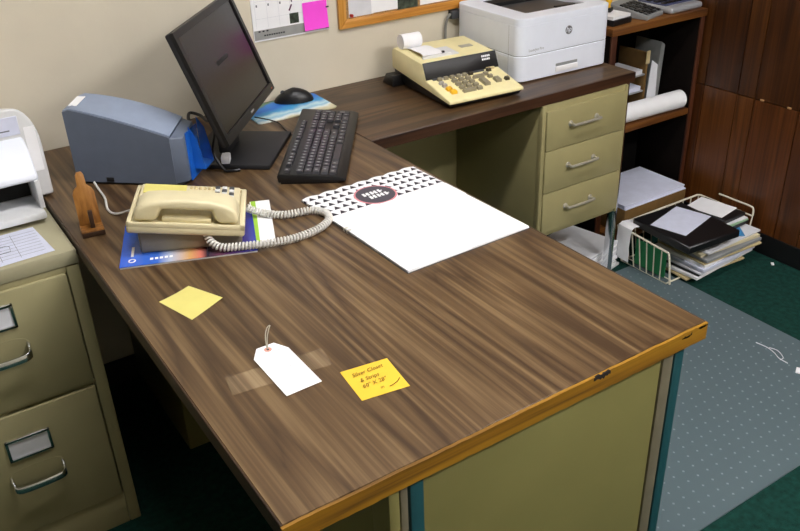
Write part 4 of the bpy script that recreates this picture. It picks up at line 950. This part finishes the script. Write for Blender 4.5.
for k in range(6):
    b = BM(); x = BKX0+0.05+k*0.05; tube(b, [(x, BKY0+.015, 0.008), (x, BKY1-.015, 0.008)], 0.002, 6); obj('wire', b, M_WIRE, t)
def slab(name, label, cat, m, cx, cy, z0, lx, ly, lz, rz=0, tilt=(0, 0), edge=None, group=None, bev=0.001):
    o = bx(name, m, None, -lx/2, lx/2, -ly/2, ly/2, 0, lz, bev, 1); o.location = (cx, cy, z0); o.rotation_euler = (R(tilt[0]), R(tilt[1]), R(rz)); tag(o, label, cat, group); return o
slab('green_folder', 'green card folder standing inside the wire basket', 'folder', M_GREENCARD, 1.846, -0.475, 0.0125, 0.005, 0.135, 0.095, 0)
pile = [('manila folder at the bottom of the basket pile', M_MANILA), ('white report low in the basket pile', M_PAPER), ('black folder in the basket pile', M_BLACK), ('grey-white report in the basket pile', M_PAPER2), ('bluish brochure sheets in the basket pile', M_PAPER3), ('white sheets high in the basket pile', M_PAPER), ('tan envelope in the basket pile', M_MANILA), ('grey magazine in the basket pile', M_MIDGREY), ('cream envelope on top of the basket pile', mat('cream_paper', 'cfc4a2', .85, var=.03)), ('white booklet on top of the basket pile', M_PAPER2)]
for k, (lab, m) in enumerate(pile):
    slab('loose_papers', lab, 'papers', m, 2.035+0.0045*k+random.uniform(-.004, .004), -0.515+random.uniform(-.012, .012)-0.003*k, 0.0122+k*0.0112, 0.285, 0.210, 0.0108 if k % 3 else 0.007, random.uniform(-5, 6))
slab('blue_brochure', 'small blue brochure lying on the basket pile', 'brochure', mat('sky_blue_card', '3f86b8', .6, var=.05), 2.135, -0.585, 0.1245, 0.05, 0.09, 0.003, -38)
slab('ring_binder', 'thick black ring binder lying across the wire basket', 'binder', M_BLACK, 1.945, -0.525, 0.1545, 0.235, 0.262, 0.028, -4, bev=0.004)
slab('loose_sheet', 'white loose sheet lying on the black ring binder', 'paper', M_PAPER3, 1.950, -0.500, 0.1828, 0.19, 0.13, 0.0015, 14)
slab('notebook', 'black notebook lying under a thin green pad beside the binder', 'notebook', M_BLACK, 2.145, -0.495, 0.1280, 0.135, 0.18, 0.014, 3)
slab('green_pad', 'thin green pad between the notebook and a white report', 'pad', mat('pale_green_card', '8fae8c', .7, var=.04), 2.143, -0.498, 0.1422, 0.13, 0.175, 0.006, 1)
slab('report', 'white report lying on the green pad by the wall', 'report', M_PAPER2, 2.146, -0.490, 0.1484, 0.13, 0.18, 0.005, -3)
slab('diary', 'black diary lying on the white report by the wall', 'diary', M_BLACK, 2.150, -0.485, 0.1536, 0.115, 0.17, 0.012, 2)
slab('letter', 'white letter on the black diary by the wall', 'letter', M_PAPER, 2.148, -0.470, 0.1658, 0.11, 0.14, 0.002, 10)
b = BM(); pts = [(0.055, 0.004), (0.03, 0.010), (0.006, 0.012), (-0.006, 0.004), (-0.010, -0.02), (-0.012, -0.06), (-0.008, -0.12)]
prism(b, pts + [(x-0.0015, z+0.0015) if z > 0 else (x-0.002, z) for x, z in pts[::-1]], 0.0, 0.062, 'xz'); o = obj('crumpled_paper', b, M_PAPER, None); o.location = (BKX0-0.001, -0.420, BKZ+0.0035); o.rotation_euler = (0, 0, R(-4)); tag(o, 'white paper folded over the end of the wire basket', 'paper')

# bits on the floor
o = bx('paper_scrap', M_PAPER, None, -0.014, 0.014, -0.010, 0.010, 0.0, 0.004, 0.001); o.location = (1.752, -1.128, 0.0042); o.rotation_euler = (0, 0, 0.5); tag(o, 'small white paper scrap lying on the chair mat', 'scrap')
b = BM(); tube(b, smooth_path([(1.775, -0.965, 0.0055), (1.779, -1.0, 0.006), (1.772, -1.03, 0.006), (1.760, -1.055, 0.0055), (1.758, -1.085, 0.0055)], 6), 0.0014, 6); tube(b, smooth_path([(1.783, -1.005, 0.006), (1.788, -1.03, 0.007), (1.772, -1.06, 0.006), (1.755, -1.062, 0.0055)], 6), 0.0012, 6)
tag(obj('plastic_tie', b, M_PAPER2, None), 'clear plastic tie strand lying on the chair mat', 'tie')
o = bx('paper_crumb', M_PAPER, None, -0.008, 0.008, -0.005, 0.005, 0.0, 0.004, 0.001); o.location = (2.238, -0.690, 0.0003); o.rotation_euler = (0, 0, 0.8); tag(o, 'tiny white crumb on the carpet by the black baseboard', 'crumb')
